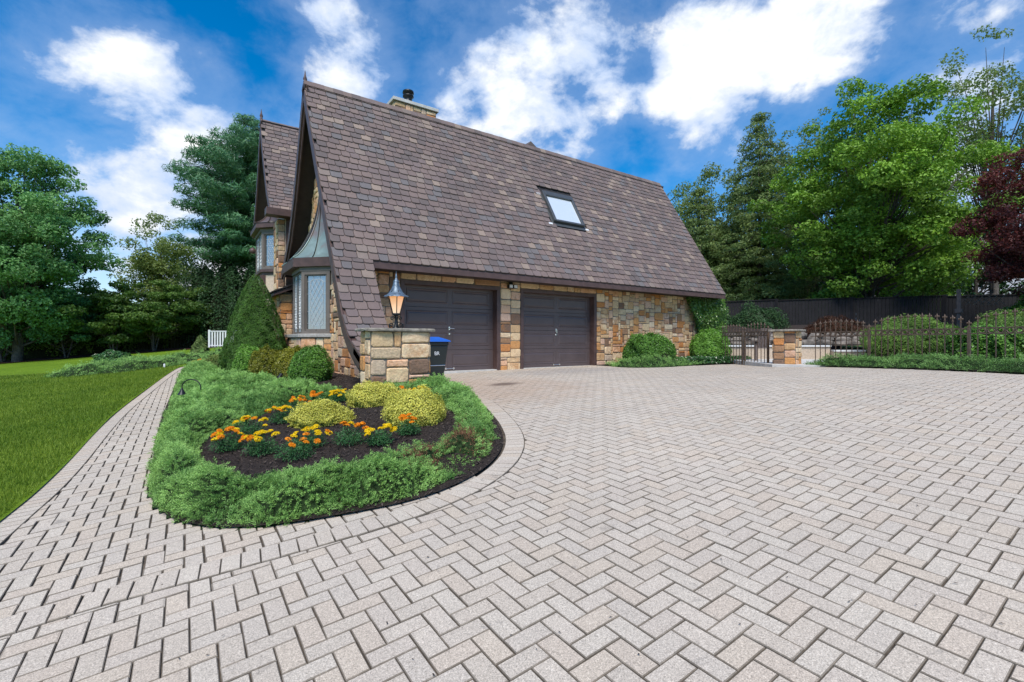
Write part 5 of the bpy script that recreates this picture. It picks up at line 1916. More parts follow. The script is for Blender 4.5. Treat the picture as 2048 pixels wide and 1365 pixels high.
# ------------------------------------------------------------------ garden lights
t = thing('path_light', (.20, 9.05, zb(.2, 9.05)), 'black gooseneck path light arching out of the juniper beside the walk', 'garden light')
rt = np.array([sn, -cs])
pts_ = [(0, 0, -.05), (0, 0, .28)]
for k in range(0, 13):
    a = k / 12 * math.pi
    q = -.15 + .15 * math.cos(a)
    pts_.append((rt[0] * q, rt[1] * q, .34 + .13 * math.sin(a)))
e = pts_[-1]
pts_.append((e[0], e[1], e[2] - .04))
MB().tube(pts_, .0085, 8).build('stem', M['black'], t)
MB().lathe([(.012, .02), (.02, 0), (.035, -.035), (.062, -.075), (.064, -.08)], 16, (e[0], e[1], e[2] - .03)).build('shade', M['black'], t)
for x, y, l in ((1.62, 11.0, 'small black uplight in the mulch before the yellow boxwoods'), (1.85, 9.75, 'small black uplight at the foot of the dark green boxwood')):
    t = thing('uplight', (x, y, zb(x, y)), l, 'garden light', 'black uplights in the mulch')
    MB().tube([(0, 0, -.02), (0, 0, .06)], .01, 6).build('stake', M['black'], t)
    MB().tube([(-.02, -.03, .05), (.05, .04, .13)], [.035, .045], 10).build('lamp_head', M['black'], t)
t = thing('path_marker', (-.62, 20.95, G(-.62, 20.95)), 'short white post marker at the lawn corner of the walk', 'marker')
MB().lathe([(.03, 0), (.03, .16), (.02, .18)], 10).build('post', M['white'], t)

# ------------------------------------------------------------------ far lawn bed
far_poly = [(-3.9, 21.2), (-3.0, 20.6), (-1.6, 20.4), (-.55, 21.2), (.1, 22.2), (1.4, 23.4), (3.6, 24.5), (3.9, 26.5), (1.6, 26.2), (-.2, 25.0), (-1.8, 24.4), (-3.0, 23.4)]
juniper_patch('creeping_juniper', far_poly, [], 1100, .075, lambda x, y: G(x, y) + .02, 'long low strip of creeping juniper crossing the lawn beyond the walk', M['jun'], 1.1, 13, edge=.5, blades=6, tone0=.55)
shrub('rhododendron', (-2.35, 24.6, G(-2.35, 24.6)), .75, .7, .62, M['pach'], 'rounded rhododendron behind the lawn juniper strip', 2600, .13, .55, None, 41, .15, aspect=.4)
shrub('dwarf_spruce', (.55, 25.6, G(.55, 25.6)), .42, .42, 1.05, M['hem'], 'small egg shaped conifer standing on the lawn', 9000, .05, .4, None, 42, .2, True, 'tree')
shrub('shrub', (1.7, 22.5, G(1.7, 22.5)), .55, .5, .5, M['hem'], 'low grey green shrub between the lawn strip and the house', 4000, .05, .35, None, 43, .2)

# ------------------------------------------------------------------ right of the garage
mulch_r = [(10.5, 9.25), (10.6, 9.0), (12, 8.95), (15.2, 8.75), (16.3, 8.9), (17.6, 9.4), (17.6, 10.6), (10.5, 10.62)]
grid_mesh('mulch_bed', np.arange(10.4, 17.8, .15), np.arange(8.5, 10.75, .1), lambda x, y: G(x, y) + .02 + .03 * ss(0, .3, edge_dist(mulch_r, x, y)), M['mulch'], lambda x, y: inside([(10.46, 10.62), (10.46, 9.7), (10.9, 9.05), (12.2, 8.8), (15.4, 8.55), (16.6, 8.9), (17.6, 9.6), (17.6, 10.74), (10.46, 10.74)], x, y))
juniper_patch('creeping_juniper', [(10.45, 10.3), (10.2, 9.5), (10.35, 9.0), (10.9, 8.72), (11.7, 8.66), (12.6, 8.75), (13.6, 8.85), (13.2, 9.2), (12.2, 9.6), (11.2, 10.2)], [], 1300, .06, lambda x, y: G(x, y) + .02,
              'low juniper at the foot of the stone wall right of the garage doors', M['jun'], .85, 23, edge=.35, blades=7, tone0=.38)
# pachysandra
k = 9000
px_, py_ = rng.uniform(12.4, 17.2, k), rng.uniform(8.4, 10.0, k)
pp = [(12.4, 9.5), (13.0, 8.95), (15.4, 8.55), (16.3, 8.75), (16.9, 9.4), (16.9, 9.9), (12.4, 9.9)]
m_ = inside(pp, px_, py_); px_, py_ = px_[m_], py_[m_]
zq = G(px_, py_) + .05 + .17 * ss(0, .2, edge_dist(pp, px_, py_)) * rng.uniform(.6, 1.1, len(px_))
V, F = leaf_quads(np.stack([px_, py_, zq], 1), np.stack([rng.normal(size=len(px_)) * .6, rng.normal(size=len(px_)) * .6 - .3, np.ones(len(px_))], 1), rng.uniform(.06, .11, len(px_)), rng.uniform(.03, .05, len(px_)))
o = link('pachysandra', np_mesh('pachysandra', V, F, M['pach'], np.repeat(rng.uniform(.1, .8, len(px_)), 4)))
tag(o, 'glossy dark pachysandra ground cover along the drive by the ivy corner', 'ground cover', kind='stuff')
shrub('boxwood', (12.0, 9.85, 0), 1.12, .62, .95, M['box'], 'broad clipped shrub against the stone wall right of the garage doors', 30000, .042, .30, None, 51, .12, topflat=.7, rag=.1)
shrub('boxwood', (15.1, 9.75, 0), .88, .62, 1.10, M['box'], 'rounded light green shrub in front of the ivy at the wall corner', 20000, .048, .75, None, 52, .10, topflat=.8, rag=.08)
# ivy on the corner
k = 9000
C = []
iz = rng.random(k)
iy = rng.uniform(-.25, 1.0, k)
vx = rng.uniform(14.75, 16.75, k)
hgt = rng.random(k) * (2.35)
lim_l = 14.95 + .30 * np.sin(hgt * 2.1) + .35 * vnoise(hgt, hgt * 0, 2.0, 3)
m_ = vx > lim_l
vx, hgt = vx[m_], hgt[m_]
bul = .10 + .22 * vnoise(vx, hgt, 2.4, 8) + .25 * ss(15.6, 16.4, vx)
C = np.stack([vx + rng.normal(size=len(vx)) * .03, 10.60 - bul * rng.uniform(.4, 1.05, len(vx)), hgt], 1)
V, F = leaf_quads(C, np.stack([rng.normal(size=len(vx)) * .5, -np.ones(len(vx)), .5 + rng.normal(size=len(vx)) * .4], 1), rng.uniform(.05, .09, len(vx)), rng.uniform(.045, .07, len(vx)))
t = thing('ivy', (16, 10.5, 0), 'climbing ivy covering the right corner of the stone wall up to the eave', 'ivy')
o = link('foliage', np_mesh('foliage', V, F, M['ivy'], np.repeat(np.clip(.2 + .5 * vnoise(vx, hgt, 3, 4) + rng.normal(size=len(vx)) * .15, 0, 1), 4)), t, Matrix.Translation((-16, -10.5, 0)))
mb = MB()
for k in range(7):
    x = 15.3 + k * .16
    mb.tube([(x, 10.56, 0), (x + random.uniform(-.1, .1), 10.53, .9), (x + random.uniform(-.2, .2), 10.52, 1.9)], [.02, .014, .008], 5)
o = mb.build('stems', M['bark'], t); o.matrix_local = Matrix.Translation((-16, -10.5, 0))

# ------------------------------------------------------------------ iron fence and gate
def fleur(mb, x, y, z, k=1.0):
    mb.lathe([(.013 * k, z - .03 * k), (.020 * k, z - .022 * k), (.010 * k, z), (.013 * k, z + .02 * k), (.018 * k, z + .045 * k), (.010 * k, z + .075 * k), (.001, z + .10 * k)], 6, (x, y, 0))
    for dx, dy in ((.026, 0), (-.026, 0)):
        mb.lathe([(.004, z + .02 * k), (.012 * k, z + .032 * k), (.011 * k, z + .05 * k), (.002, z + .06 * k)], 5, (x + dx * k, y + dy, 0))


def fence_run(t, p0, p1, n, z_rail, arch, low=0.0, posts=(True, True), ring_h=.115, ramp=0.0):
    p0 = np.array(p0, float); p1 = np.array(p1, float)
    d = p1 - p0; L_ = np.linalg.norm(d[:2]); ang = math.atan2(d[1], d[0])
    zb0 = float(G(*p0[:2])); 
    for z in (z_rail, z_rail - ring_h):
        MB().beam((p0[0], p0[1], z), (p1[0], p1[1], z), .022, .020).build('rail', M['iron'], t)
    for k in range(n + 1):
        f_ = k / n; p = p0 + d * f_
        gz = float(G(p[0], p[1])) + low
        is_post = (k == 0 and posts[0]) or (k == n and posts[1])
        ztop = z_rail + .10 + arch * math.sin(math.pi * f_) + ramp * f_ * f_
        if (k == 0 and not posts[0]) or (k == n and not posts[1]): continue
        mb = MB()
        w_ = .024 if is_post else .0075
        if is_post: ztop = z_rail + .04
        V = [(-w_, -w_, gz - .05), (w_, -w_, gz - .05), (w_, w_, gz - .05), (-w_, w_, gz - .05), (-w_, -w_, ztop), (w_, -w_, ztop), (w_, w_, ztop), (-w_, w_, ztop)]
        mb.add(V, BF); fleur(mb, 0, 0, ztop + .02, 1.15)
        o = mb.build('post' if is_post else 'picket', M['iron'], t); o.location = (p[0], p[1], 0); o.rotation_euler.z = ang
        if k < n:
            q = p0 + d * (k + .5) / n
            mb = MB(); rr = min(ring_h, L_ / n) * .5 - .010
            pts2 = [(rr * math.cos(a), 0, rr * math.sin(a)) for a in [2 * math.pi * i / 16 for i in range(17)]]
            mb.tube(pts2, .012, 5, False)
            o = mb.build('ring', M['iron'], t); o.location = (q[0], q[1], z_rail - ring_h / 2); o.rotation_euler.z = ang


t = thing('iron_fence', (0, 0, 0), 'bronze wrought iron fence with rings and fleur finials along the right edge of the drive', 'fence')
fence_run(t, (13.62, 5.88), (13.40, 4.50), 11, .985, .09, posts=(False, True))
fence_run(t, (13.40, 4.50), (13.05, 2.68), 14, 1.003, .13, posts=(False, True))
fence_run(t, (13.05, 2.68), (12.62, .55), 16, 1.015, .14, posts=(False, True), ramp=.1)
t = thing('iron_fence', (0, 0, 0), 'short bronze iron fence section between the ivy bush and the gate', 'fence')
fence_run(t, (15.05, 9.35), (14.25, 8.10), 8, 1.03, .03, posts=(False, True))
t = thing('iron_gate', (0, 0, 0), 'bronze iron gate with ring frieze between the fence post and the stone pillar', 'gate')
fence_run(t, (14.18, 7.98), (13.50, 6.93), 7, 1.02, .05, low=.06)

# junipers along the fence
jp = [(13.55, 6.05), (13.0, 5.35), (12.45, 4.15), (11.95, 2.75), (11.75, 1.75), (11.45, .2), (13.1, .2), (13.4, 2.3), (13.9, 4.4), (14.1, 5.6)]
grid_mesh('mulch_bed', np.arange(11.2, 14.3, .1), np.arange(0, 6.4, .1), lambda x, y: G(x, y) + .03, M['mulch'], lambda x, y: inside(jp, x, y))
juniper_patch('creeping_juniper', jp, [], 1500, .060, lambda x, y: G(x, y) + .02, 'green juniper hedge at the foot of the iron fence on the right', M['jund'], .75, 33, edge=.4, blades=7, tone0=.5)

# ------------------------------------------------------------------ pool garden beyond the fence
def site_poly_mesh(name, pts_ra, z0, z1, mat, parent=None):
    mb = MB(); mb.sheet([tuple(site(r_, a, z0)) for r_, a in pts_ra], z1 - z0, (0, 0, 1)); return mb.build(name, mat, parent)


deck = site_poly_mesh('pool_deck', [(6.9, 12.6), (8.6, 10.9), (9.6, 9.0), (16, 9.0), (24, 17), (7.5, 17.5)], .0, .13, M['concrete']); deck['kind'] = 'structure'
bank_r = np.arange(2, 60, 1.0); bank_a = np.arange(17.0, 60, 1.0)
RR, AA = np.meshgrid(bank_r, bank_a)
ZZ = .62 + .75 * ss(17.2, 23, AA) + .25 * vnoise(RR, AA, .5, 4) - .0 * RR
PX = AA * cs + RR * sn; PY = AA * sn - RR * cs
ZZ = ZZ - 1.4 * ss(19.5, 18.0, PX)
V = np.stack([PX, PY, ZZ], -1).reshape(-1, 3)
nx = len(bank_r); i_ = np.arange(nx - 1)[None, :] + np.arange(len(bank_a) - 1)[:, None] * nx
F = np.stack([i_, i_ + 1, i_ + 1 + nx, i_ + nx], -1).reshape(-1, 4)
o = link('hillside', np_mesh('hillside', V, F, M['mulch'], smooth=True)); o['kind'] = 'structure'

t = thing('pool_wall', site(9, 16.2, .1), 'low beige tiled pool wall with white coping behind the iron gate', 'wall')
def wallseg(r0, a0, r1, a1, z1, cop=.05):
    p, q = site(r0, a0), site(r1, a1); base = site(9, 16.2, .1)
    b_ = MB().beam((p[0] - base[0], p[1] - base[1], (z1 - .1) / 2 - .1), (q[0] - base[0], q[1] - base[1], (z1 - .1) / 2 - .1), .3, z1 + .15).build('wall_panel', M['stuccopool'], t)
    MB().beam((p[0] - base[0], p[1] - base[1], z1 - .1 + .02), (q[0] - base[0], q[1] - base[1], z1 - .1 + .02), .4, cop).build('coping', M['coping'], t)


M['stuccopool'] = simple('beige_pool_tile', (.48, .38, .28), .7, 0, .12, 25, .2)
M['coping'] = simple('white_coping', (.66, .66, .64), .6, 0, .05, 10, .1)
wallseg(6.8, 16.6, 10.9, 16.4, .56)
wallseg(10.9, 16.2, 12.0, 16.0, .40)
wallseg(11.9, 15.6, 16.5, 14.6, .30)
# boulders
wall_b = site(10.5, 17.2, .6)
rw = thing('retaining_wall', tuple(wall_b), 'low dry stacked retaining wall of rough brown boulders behind the pool', 'stone wall')
rb = random.Random(5)
rows = [(r_, 17.2 - .02 * r_, .62 + .14 * lv) for lv in range(3) for r_ in np.arange(7.0 + .2 * lv, 14.4, .52)]
for i, (r_, a_, z_) in enumerate(rows):
    w_ = rb.uniform(.42, .62); h_ = rb.uniform(.15, .22)
    p = site(r_ + rb.uniform(-.05, .05), a_ + rb.uniform(-.1, .1) + .25 * (z_ - .62) / .14 * .6, z_)
    mb = MB(); n = 8
    vs = []
    for (f_, zz2) in ((.8, 0), (1, .35), (.95, .75), (.6, 1)):
        for k in range(n):
            a = 2 * math.pi * k / n
            vs.append((math.cos(a) * w_ / 2 * f_ * rb.uniform(.88, 1.1), math.sin(a) * w_ * .4 * f_ * rb.uniform(.88, 1.1), zz2 * h_ * rb.uniform(.9, 1.1)))
    mb.add(vs, [(a_2 * n + k, a_2 * n + (k + 1) % n, (a_2 + 1) * n + (k + 1) % n, (a_2 + 1) * n + k) for a_2 in range(3) for k in range(n)])
    mb.add(vs[-n:], [tuple(range(n))])
    o = mb.build('boulder', M['boulder'], rw); o.location = p - [0, 0, .04] - wall_b; o.rotation_euler.z = YAW - R(90) + rb.uniform(-.2, .2)

# garden chair
t = thing('garden_chair', tuple(site(7.85, 15.3, .13)), 'brown slatted garden chair seen through the iron gate', 'chair', None, YAW - R(90) + R(200))
for sx in (-.25, .25):
    for y in (-.22, .24): MB().box(sx - .025, sx + .025, y - .025, y + .025, 0, .62 if y < 0 else .5).build('leg', M['teak'], t)
    MB().box(sx - .05, sx + .05, -.30, .32, .60, .63).build('armrest', M['teak'], t)
for k in range(5): MB().box(-.24, .24, -.26 + k * .11, -.17 + k * .11, .40, .42).build('seat_slat', M['teak'], t)
for k in range(5): MB().beam((-.20 + k * .10, .24, .42), (-.20 + k * .10, .40, 1.02), .085, .02, (0, 1, 0)).build('back_slat', M['teak'], t)

# tall plank fence at the back
t = thing('plank_fence', tuple(site(16, 24.5, 1.0)), 'tall dark stained plank fence behind the pool garden', 'fence')
fbase = site(16, 24.5, 1.0)
fp = [(11.4, 27.0), (14.2, 25.5), (17.2, 24.0), (20.4, 22.4), (24.0, 21.2)]
plank = MB().box(-.068, .068, -.012, .012, 0, 1.0).mesh('plank', M['wood'])
for (r0_, a0_), (r1_, a1_) in zip(fp[:-1], fp[1:]):
    p, q = site(r0_, a0_), site(r1_, a1_)
    d = q - p; L_ = np.linalg.norm(d); ang = math.atan2(d[1], d[0]); n = int(L_ / .145)
    zt = 2.95 - .012 * (r0_ - 11)
    for k in range(n):
        c = p + d * (k + .5) / n
        o = link('plank', plank, t); o.location = (c[0] - fbase[0], c[1] - fbase[1], .55 - 1.0); o.rotation_euler.z = ang; o.scale.z = zt - .55 + random.uniform(-.01, .01)
    for z in (.95, 2.72):
        n_ = np.array([-d[1], d[0]]) / L_
        s_ = -1
        MB().beam((p[0] - fbase[0] - n_[0] * .05 * s_, p[1] - fbase[1] - n_[1] * .05 * s_, z - 1), (q[0] - fbase[0] - n_[0] * .05 * s_, q[1] - fbase[1] - n_[1] * .05 * s_, z - 1), .05, .10).build('rail', M['wood'], t)
    MB().beam((p[0] - fbase[0], p[1] - fbase[1], zt - 1 + .02), (q[0] - fbase[0], q[1] - fbase[1], zt - 1 + .02), .12, .04).build('cap_rail', M['wood'], t)
    MB().box(-.07, .07, -.07, .07, 0, zt - .4).build('post', M['wood'], t).location = (p[0] - fbase[0], p[1] - fbase[1], -.5)

# bird feeder post and lattice
t = thing('garden_post', tuple(site(19.0, 20.2, 1.0)), 'weathered wooden post with small box under the purple maple', 'post')
MB().box(-.06, .06, -.06, .06, 0, 1.95).build('post', M['teak'], t)
MB().box(-.11, .11, -.11, .11, .95, 1.12).build('base_box', M['teak'], t)
t = thing('lattice', tuple(site(19.2, 20.4, 2.3)), 'grey diagonal lattice panel leaning beside the wooden post', 'lattice', None, YAW - R(90))
for k in range(6):
    MB().beam((k * .3, 0, 0), (k * .3 + .5, 0, .45), .03, .012, (0, 1, 0)).build('slat', M['teak'], t)
    MB().beam((k * .3, .015, .45), (k * .3 + .5, .015, 0), .03, .012, (0, 1, 0)).build('slat', M['teak'], t)

# evergreen mounds and hedge behind the fence
shrub('spreading_yew', tuple(site(12.6, 14.8, .3)), 2.0, 1.3, 1.10, M['hedge'], 'wide rounded spreading evergreen behind the middle of the iron fence', 16000, .09, .42, 'spreading evergreens behind the fence', 61, .15, aspect=.3, topflat=.6)
shrub('spreading_yew', tuple(site(15.6, 14.4, .35)), 2.5, 1.5, 1.22, M['hedge'], 'wider spreading evergreen behind the hedge bushes at the right picture edge', 18000, .09, .42, 'spreading evergreens behind the fence', 62, .15, aspect=.3, topflat=.5)
shrub('laurel_hedge', tuple(site(10.7, 10.7, .15)), 1.0, .7, .88, M['box'], 'leafy bright green hedge bush just behind the iron fence, left end', 12000, .06, .35, 'hedge bushes behind the iron fence', 63, .12, topflat=.5)
shrub('laurel_hedge', tuple(site(12.0, 10.6, .15)), 1.1, .7, .95, M['ivy'], 'leafy duller hedge bush behind the iron fence at the picture edge', 10000, .07, .5, 'hedge bushes behind the iron fence', 64, .12, topflat=.5)
shrub('lace_maple', tuple(site(12.6, 18.6, .9)), 1.25, 1.0, .75, M['brownleaf'], 'low rusty brown weeping maple in front of the plank fence', 9000, .09, .5, None, 65, .2, aspect=.2)
shrub('shrub', tuple(site(20.3, 18.0, .9)), 1.6, 1.3, 1.6, M['ivy'], 'bright green laurel below the purple maple at the right edge', 9000, .12, .5, None, 66, .2)
shrub('shrub', tuple(site(9.2, 22.5, 1.0)), 1.5, 1.3, 1.7, M['dark_con'], 'dark layered evergreen between the house corner and the plank fence', 10000, .10, .9, None, 67, .2, aspect=.35)
shrub('shrub', tuple(site(11.4, 22.2, 1.0)), 1.4, 1.3, 1.4, M['dark_con'], 'low dark evergreen at the left end of the plank fence', 9000, .10, .8, None, 68, .2, aspect=.35)

# ------------------------------------------------------------------ trees
def st(r_, a_, z_): return tuple(site(r_, a_, z_))


broadleaf('maple_tree', st(19.0, 25.2, 1.0), 13.6, 5.0, 1, 1.0, 280, 280, .155, M['maple'], 'big bright green maple rising behind the plank fence', tone=.62, squash=.58, clump_r=.80, r0=.24, seed=71, shape=.9, tvar=.28)
broadleaf('maple_tree', st(24.2, 29.0, 1.0), 9.0, 3.9, 1, 1.0, 130, 240, .155, M['maple'], 'lower green maple right of the big maple beside the purple tree', tone=.58, clump_r=.95, r0=.2, seed=72, tvar=.28)
conifer('hemlock_tree', st(17.2, 33.0, 1.0), 15.2, 4.6, M['hem'], 'tall feathery hemlock with pointed top right of the garage roof', layers=24, per=70, leaf=.21, aspect=.34, clear=1.0, tone=.62, seed=73, tuft=.62, sparse=.12, power=.62)
conifer('hemlock_tree', st(13.8, 35.0, .9), 10.8, 4.0, M['hem'], 'shorter feathery hemlock at the garage roof corner', layers=18, per=70, leaf=.21, aspect=.34, clear=1.2, tone=.55, seed=74, tuft=.6, sparse=.1, power=.6)
broadleaf('locust_tree', st(22.6, 36.0, 1.0), 17.0, 5.6, 1, 2.5, 230, 130, .16, M['lite_tree'], 'airy pale tree showing above and between the hemlock and the big maple', tone=.5, clump_r=.8, r0=.2, seed=75, sparse=.12, squash=.7)
broadleaf('locust_tree', st(35.0, 34.5, 1.0), 22.5, 5.0, 1, 6.5, 130, 110, .18, M['lite_tree'], 'tallest thin pale tree at the upper right corner with bare grey limbs', tone=.45, clump_r=.85, r0=.3, seed=76, sparse=.3, squash=.7)
broadleaf('locust_tree', st(30.2, 35.0, 1.0), 15.5, 3.6, 1, 5.0, 80, 110, .18, M['lite_tree'], 'airy pale tree right of the big maple below the tall thin one', tone=.4, clump_r=.8, r0=.2, seed=86, sparse=.3, squash=.7)
broadleaf('locust_tree', st(15.8, 37.5, 1.0), 13.6, 4.6, 1, 1.5, 150, 130, .17, M['lite_tree'], 'pale green tree filling the gap between the two feathery hemlocks', tone=.45, clump_r=.85, r0=.2, seed=87, squash=.65)
broadleaf('purple_maple', st(20.3, 17.2, .9), 7.6, 3.1, 1, 1.0, 175, 300, .10, M['purple'], 'dark purple leaved maple at the right edge', tone=.42, clump_r=.60, r0=.14, seed=77, shape=.6, tvar=.3)
for i, (r_, a_, h_, rx_, l) in enumerate([(13.5, 41, 9.5, 3.6, 'dark background tree directly above the garage roof corner'), (19.0, 42, 9.0, 3.8, 'dark background tree behind the feathery hemlock'),
                                         (25.5, 41, 8.5, 4.2, 'dark background tree behind the big maple'), (32, 40, 9.5, 4.2, 'dark background tree between the big maple and the purple one'), (39, 40, 10, 4.5, 'dark background tree behind the purple maple')]):
    broadleaf('woodland_tree', st(r_, a_, .6), h_, rx_, 1, .6, 55, 170, .30, M['dark_con'], l, 'dark trees closing the view behind the pool garden', tone=.95, clump_r=1.3, r0=.25, seed=90 + i)

# left side
broadleaf('maple_tree', st(-27.6, 26.5, -.4), 12.6, 4.1, 1, .9, 250, 280, .155, M['maple_dark'], 'large blue green maple at the left edge of the lawn', tone=.6, squash=.6, clump_r=.80, r0=.26, seed=101, tvar=.3)
broadleaf('maple_tree', st(-33.5, 27.5, -.5), 12.0, 4.4, 1, .9, 170, 230, .165, M['maple_dark'], 'second large maple half cut by the left picture edge', tone=.4, squash=.6, clump_r=.9, r0=.26, seed=102)
broadleaf('ash_tree', st(-26.6, 36.0, .2), 10.2, 2.9, 1, 1.8, 130, 160, .15, M['lite_tree'], 'slender pale tree standing alone between the maple and the pine', tone=.62, clump_r=.75, r0=.14, seed=103, sparse=.2, squash=.7)
conifer('pine_tree', st(-18.4, 33.5, .3), 15.8, 4.8, M['pine'], 'tall blue green pine with tiered plumes beside the rear gable', layers=12, per=170, leaf=.40, aspect=.13, clear=6.0, tone=.5, seed=104, tuft=.80, droop=-.12, sparse=.15, power=.5, r0=.28, width_fn=lambda f_: (.62 + .42 * math.sin(f_ * 3.0 + .4)) * (1 - f_ ** 5 * .75))
for i, (r_, a_, h_, w_, l) in enumerate([(-21.6, 33.5, 7.0, 1.9, 'dark columnar evergreen nearest the pale tree'), (-19.4, 32.5, 7.4, 2.0, 'dark columnar evergreen under the pine'), (-17.2, 32, 7.2, 2.0, 'dark columnar evergreen beside the white fence'), (-15.3, 33, 7.0, 2.0, 'dark columnar evergreen behind the conical spruce')]):
    shrub('arborvitae', st(r_, a_, .1), w_, w_, h_, M['dark_con'], l, 9000, .16, .72, 'dark arborvitae screen at the end of the lawn', 110 + i, .2, False, 'tree', .3, .4, topflat=.8)
for i, (r_, a_, h_, rx_, l) in enumerate([(-29.2, 27.2, 4.0, 2.5, 'spreading hedge maple at the far left end of the lawn'), (-26.3, 28.0, 4.2, 2.6, 'spreading hedge maple below the big maple'), (-24.0, 28.6, 4.3, 2.6, 'spreading hedge maple right of the big maple'),
                                         (-22.3, 29.6, 4.4, 2.6, 'spreading multi trunk hedge maple below the pale tree'), (-21.0, 32.6, 4.4, 2.3, 'spreading hedge maple nearest the dark evergreens')]):
    broadleaf('hedge_maple', st(r_, a_, float(G(*site(r_, a_)[:2]))), h_, rx_, 1, .75, 62, 230, .15, M['maple_dark'] if i < 2 else M['hedge'] if 'hedge' in M else M['maple_dark'], l, 'low maples along the end of the lawn', tone=.35, clump_r=.62, r0=.10, seed=120 + i, squash=.4, trunks=3, shape=.5, sparse=.0)
for i, (r_, a_, h_, rx_, l) in enumerate([(-34, 39, 5.5, 5, 'distant woodland tree behind the left maples'), (-28.5, 44, 6.0, 4.5, 'distant woodland tree between the maple and pale tree trunks'), (-22, 45, 7.5, 4.5, 'distant woodland tree behind the columnar evergreens'), (-40, 36, 6, 4.5, 'distant woodland tree at the far left')]):
    broadleaf('woodland_tree', st(r_, a_, -.8), h_, rx_, 1, .3, 50, 150, .30, M['hem'], l, 'distant trees beyond the lawn', tone=.35, clump_r=1.3, r0=.2, seed=130 + i)

for i, (r_, a_, l) in enumerate([(-32.5, 29.0, 'leafy dark shrub under the far left maples'), (-29.8, 30.5, 'leafy dark shrub left of the big maple trunk'), (-27.2, 31.5, 'leafy dark shrub behind the big maple trunk'), (-24.9, 33.0, 'leafy dark shrub below the pale ash tree'), (-23.0, 33.6, 'leafy dark shrub right of the pale ash tree')]):
    shrub('shrub', st(r_, a_, float(G(*site(r_, a_)[:2])) - .1), 1.9, 1.2, 2.5, M['hedge'], l, 6500, .15, .6, 'dark shrubs closing the lawn', 150 + i, .25, topflat=.7)

# mulch strip under the left trees
def strip_keep(x, y):
    a = x * cs + y * sn; r_ = x * sn - y * cs
    line = np.interp(r_, [-34, -27.5, -24.5, -20, -16], [23.6, 25.6, 27.2, 29.6, 32.0])
    return (a > line) & (a < line + 4.5) & (r_ < -14.5)


grid_mesh('mulch_strip', np.arange(-16, 12, .5), np.arange(26, 52, .5), lambda x, y: G(x, y) + .06, M['redmulch'], strip_keep)

# white picket fence and black metal fence at the end of the lawn
t = thing('picket_fence', st(-19.35, 30.4, float(G(*site(-19.0, 30.4)[:2]))), 'short white vinyl picket fence beside the conical spruce', 'fence', None, YAW - R(90))
for k in range(11):
    if k % 10 == 0: MB().box(k * .17 - .06, k * .17 + .06, -.06, .06, -.1, 1.16).build('post', M['white'], t)
    else: MB().box(k * .17 - .045, k * .17 + .045, -.012, .012, .06, 1.04).build('picket', M['white'], t)
for z in (.12, 1.04): MB().box(0, 1.7, -.03, .03, z, z + .06).build('rail', M['white'], t)
t = thing('metal_fence', st(-25.2, 31.0, float(G(*site(-25.2, 31.0)[:2]))), 'thin black metal fence behind the low maples', 'fence', None, YAW - R(90))
for k in range(36): MB().box(k * .2 - .01, k * .2 + .01, -.01, .01, -.1, 1.1).build('picket', M['black'], t)
for z in (.15, 1.0): MB().box(0, 7.0, -.015, .015, z, z + .03).build('rail', M['black'], t)

# neighbour's shed and house
def small_house(name, loc, w_, d_, h_, rh, wm, rm, label, rz, wins=()):
    t = thing(name, loc, label, 'house', None, rz)
    wl_ = MB().box(-w_ / 2, w_ / 2, -d_ / 2, d_ / 2, -.5, h_).build('wall', wm, t)
    mb = MB(); e_ = .35
    mb.add([(-w_ / 2 - e_, -d_ / 2 - e_, h_), (w_ / 2 + e_, -d_ / 2 - e_, h_), (w_ / 2 + e_, d_ / 2 + e_, h_), (-w_ / 2 - e_, d_ / 2 + e_, h_), (-w_ / 2 - e_, 0, h_ + rh), (w_ / 2 + e_, 0, h_ + rh)],
           [(0, 1, 5, 4), (2, 3, 4, 5), (0, 4, 3), (1, 2, 5), (3, 2, 1, 0)])
    mb.build('roof', rm, t)
    for x, z in wins:
        f_ = MB().box(x - .5, x + .5, -d_ / 2 - .04, -d_ / 2 + .02, z, z + 1.4).build('window', M['white'], t)
        for sx in (-.24, .24):
            for sz in (.36, 1.04): MB().box(x + sx - .2, x + sx + .2, -d_ / 2 - .05, -d_ / 2 - .042, z + sz - .3, z + sz + .3).build('pane', M['glass'], f_)
    return t


M['paleside'] = simple('pale_siding', (.45, .45, .47), .8, 0, .05, 3, .1)
M['greyroof'] = simple('grey_brown_roof', (.20, .16, .14), .9, 0, .2, 5, .4)
small_house('garden_shed', st(-28.0, 35.0, -2.3), 5.0, 3.2, 1.5, .9, M['paleside'], M['greyroof'], 'neighbour shed with grey brown roof glimpsed below the left maples', YAW - R(90) + .2)
small_house('neighbour_house', st(42.5, 50, 1.0), 14, 8, 8.0, 3.0, M['paleside'], M['greyroof'], 'pale neighbour house with white windows glimpsed between the right trees', YAW - R(90) - .1, [(-5, 5.2), (-3, 5.2), (-1, 5.2), (2, 5.2), (-5, 2), (-2, 2)])

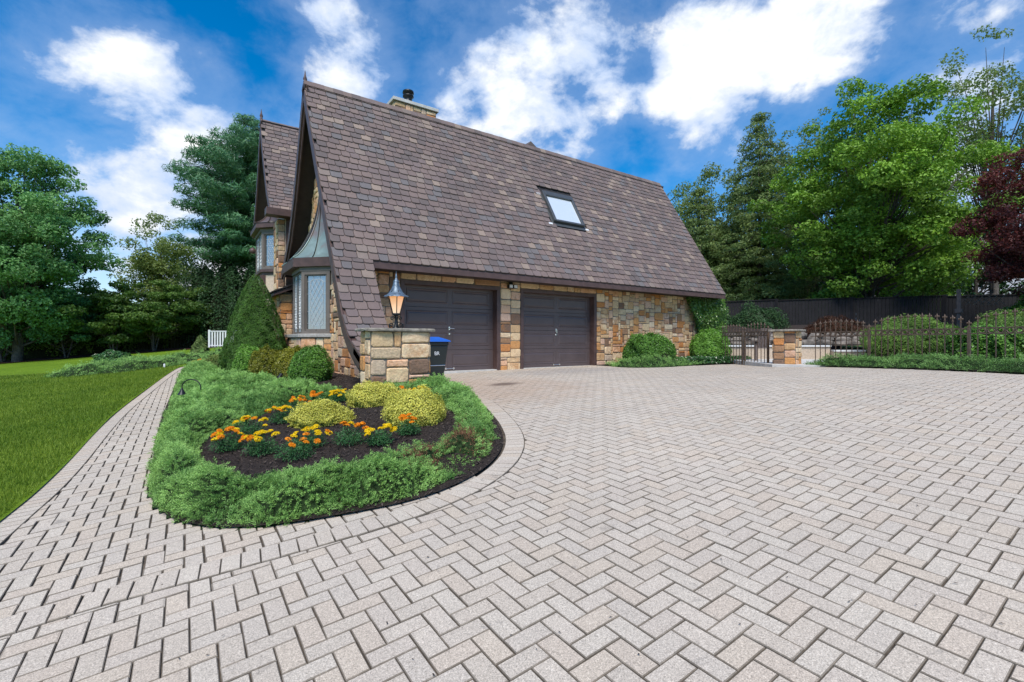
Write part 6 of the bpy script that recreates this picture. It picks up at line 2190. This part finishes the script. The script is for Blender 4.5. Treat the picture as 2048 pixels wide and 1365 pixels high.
# ------------------------------------------------------------------ grass blades on the near lawn
rng = np.random.default_rng(900)
k = 330000
a = 2.2 + rng.random(k) ** 1.5 * 15; r_ = -a * rng.uniform(.55, 1.12, k)
gx_ = a * cs + r_ * sn; gy_ = a * sn - r_ * cs
m_ = lawn_keep(gx_ + .03, gy_) & (gy_ > 0)
m_ &= rng.random(k) < .75
gx_, gy_, a = gx_[m_], gy_[m_], a[m_]
n = len(gx_)
hh = rng.uniform(.018, .038, n) * (1 + .04 * a); ww = .0016 * (1 + .45 * a)
base = np.stack([gx_, gy_, G(gx_, gy_) + .015], 1)
th = rng.random(n) * 6.28
side = np.stack([np.cos(th), np.sin(th), np.zeros(n)], 1)
tipd = rng.normal(size=(n, 3)) * .35 + [0, 0, 1]
V = np.stack([base - side * ww[:, None], base + side * ww[:, None], base + tipd * hh[:, None]], 1).reshape(-1, 3)
T = np.repeat(np.clip(.3 + .5 * vnoise(gx_, gy_, 1.4, 6) + rng.normal(size=n) * .15, 0, 1), 3)
o = link('grass', np_mesh('grass', V, np.arange(len(V)).reshape(-1, 3), M['grass'], T))
tag(o, 'short green blades of the lawn beside the walk', 'grass', kind='stuff')

# fallen leaves, twigs and weeds in the joints
k = 230
a = 1.3 + rng.random(k) ** 1.3 * 9; r_ = a * rng.uniform(-1.05, 1.05, k)
lx_, ly_ = a * cs + r_ * sn, a * sn - r_ * cs
m_ = np.array([(drive_ok(x, y) or (x < -.2 and x > -1.1 and y > 3.4)) for x, y in zip(lx_, ly_)])
lx_, ly_ = lx_[m_], ly_[m_]
V, F = leaf_quads(np.stack([lx_, ly_, G(lx_, ly_) + .008], 1), np.stack([rng.normal(size=len(lx_)) * .2, rng.normal(size=len(lx_)) * .2, np.ones(len(lx_))], 1), rng.uniform(.008, .028, len(lx_)), rng.uniform(.003, .009, len(lx_)))
o = link('leaf_litter', np_mesh('leaf_litter', V, F, M['chip'], np.zeros(len(V)))); tag(o, 'dark specks of fallen leaf litter scattered over the pavers', 'leaf litter', kind='stuff')
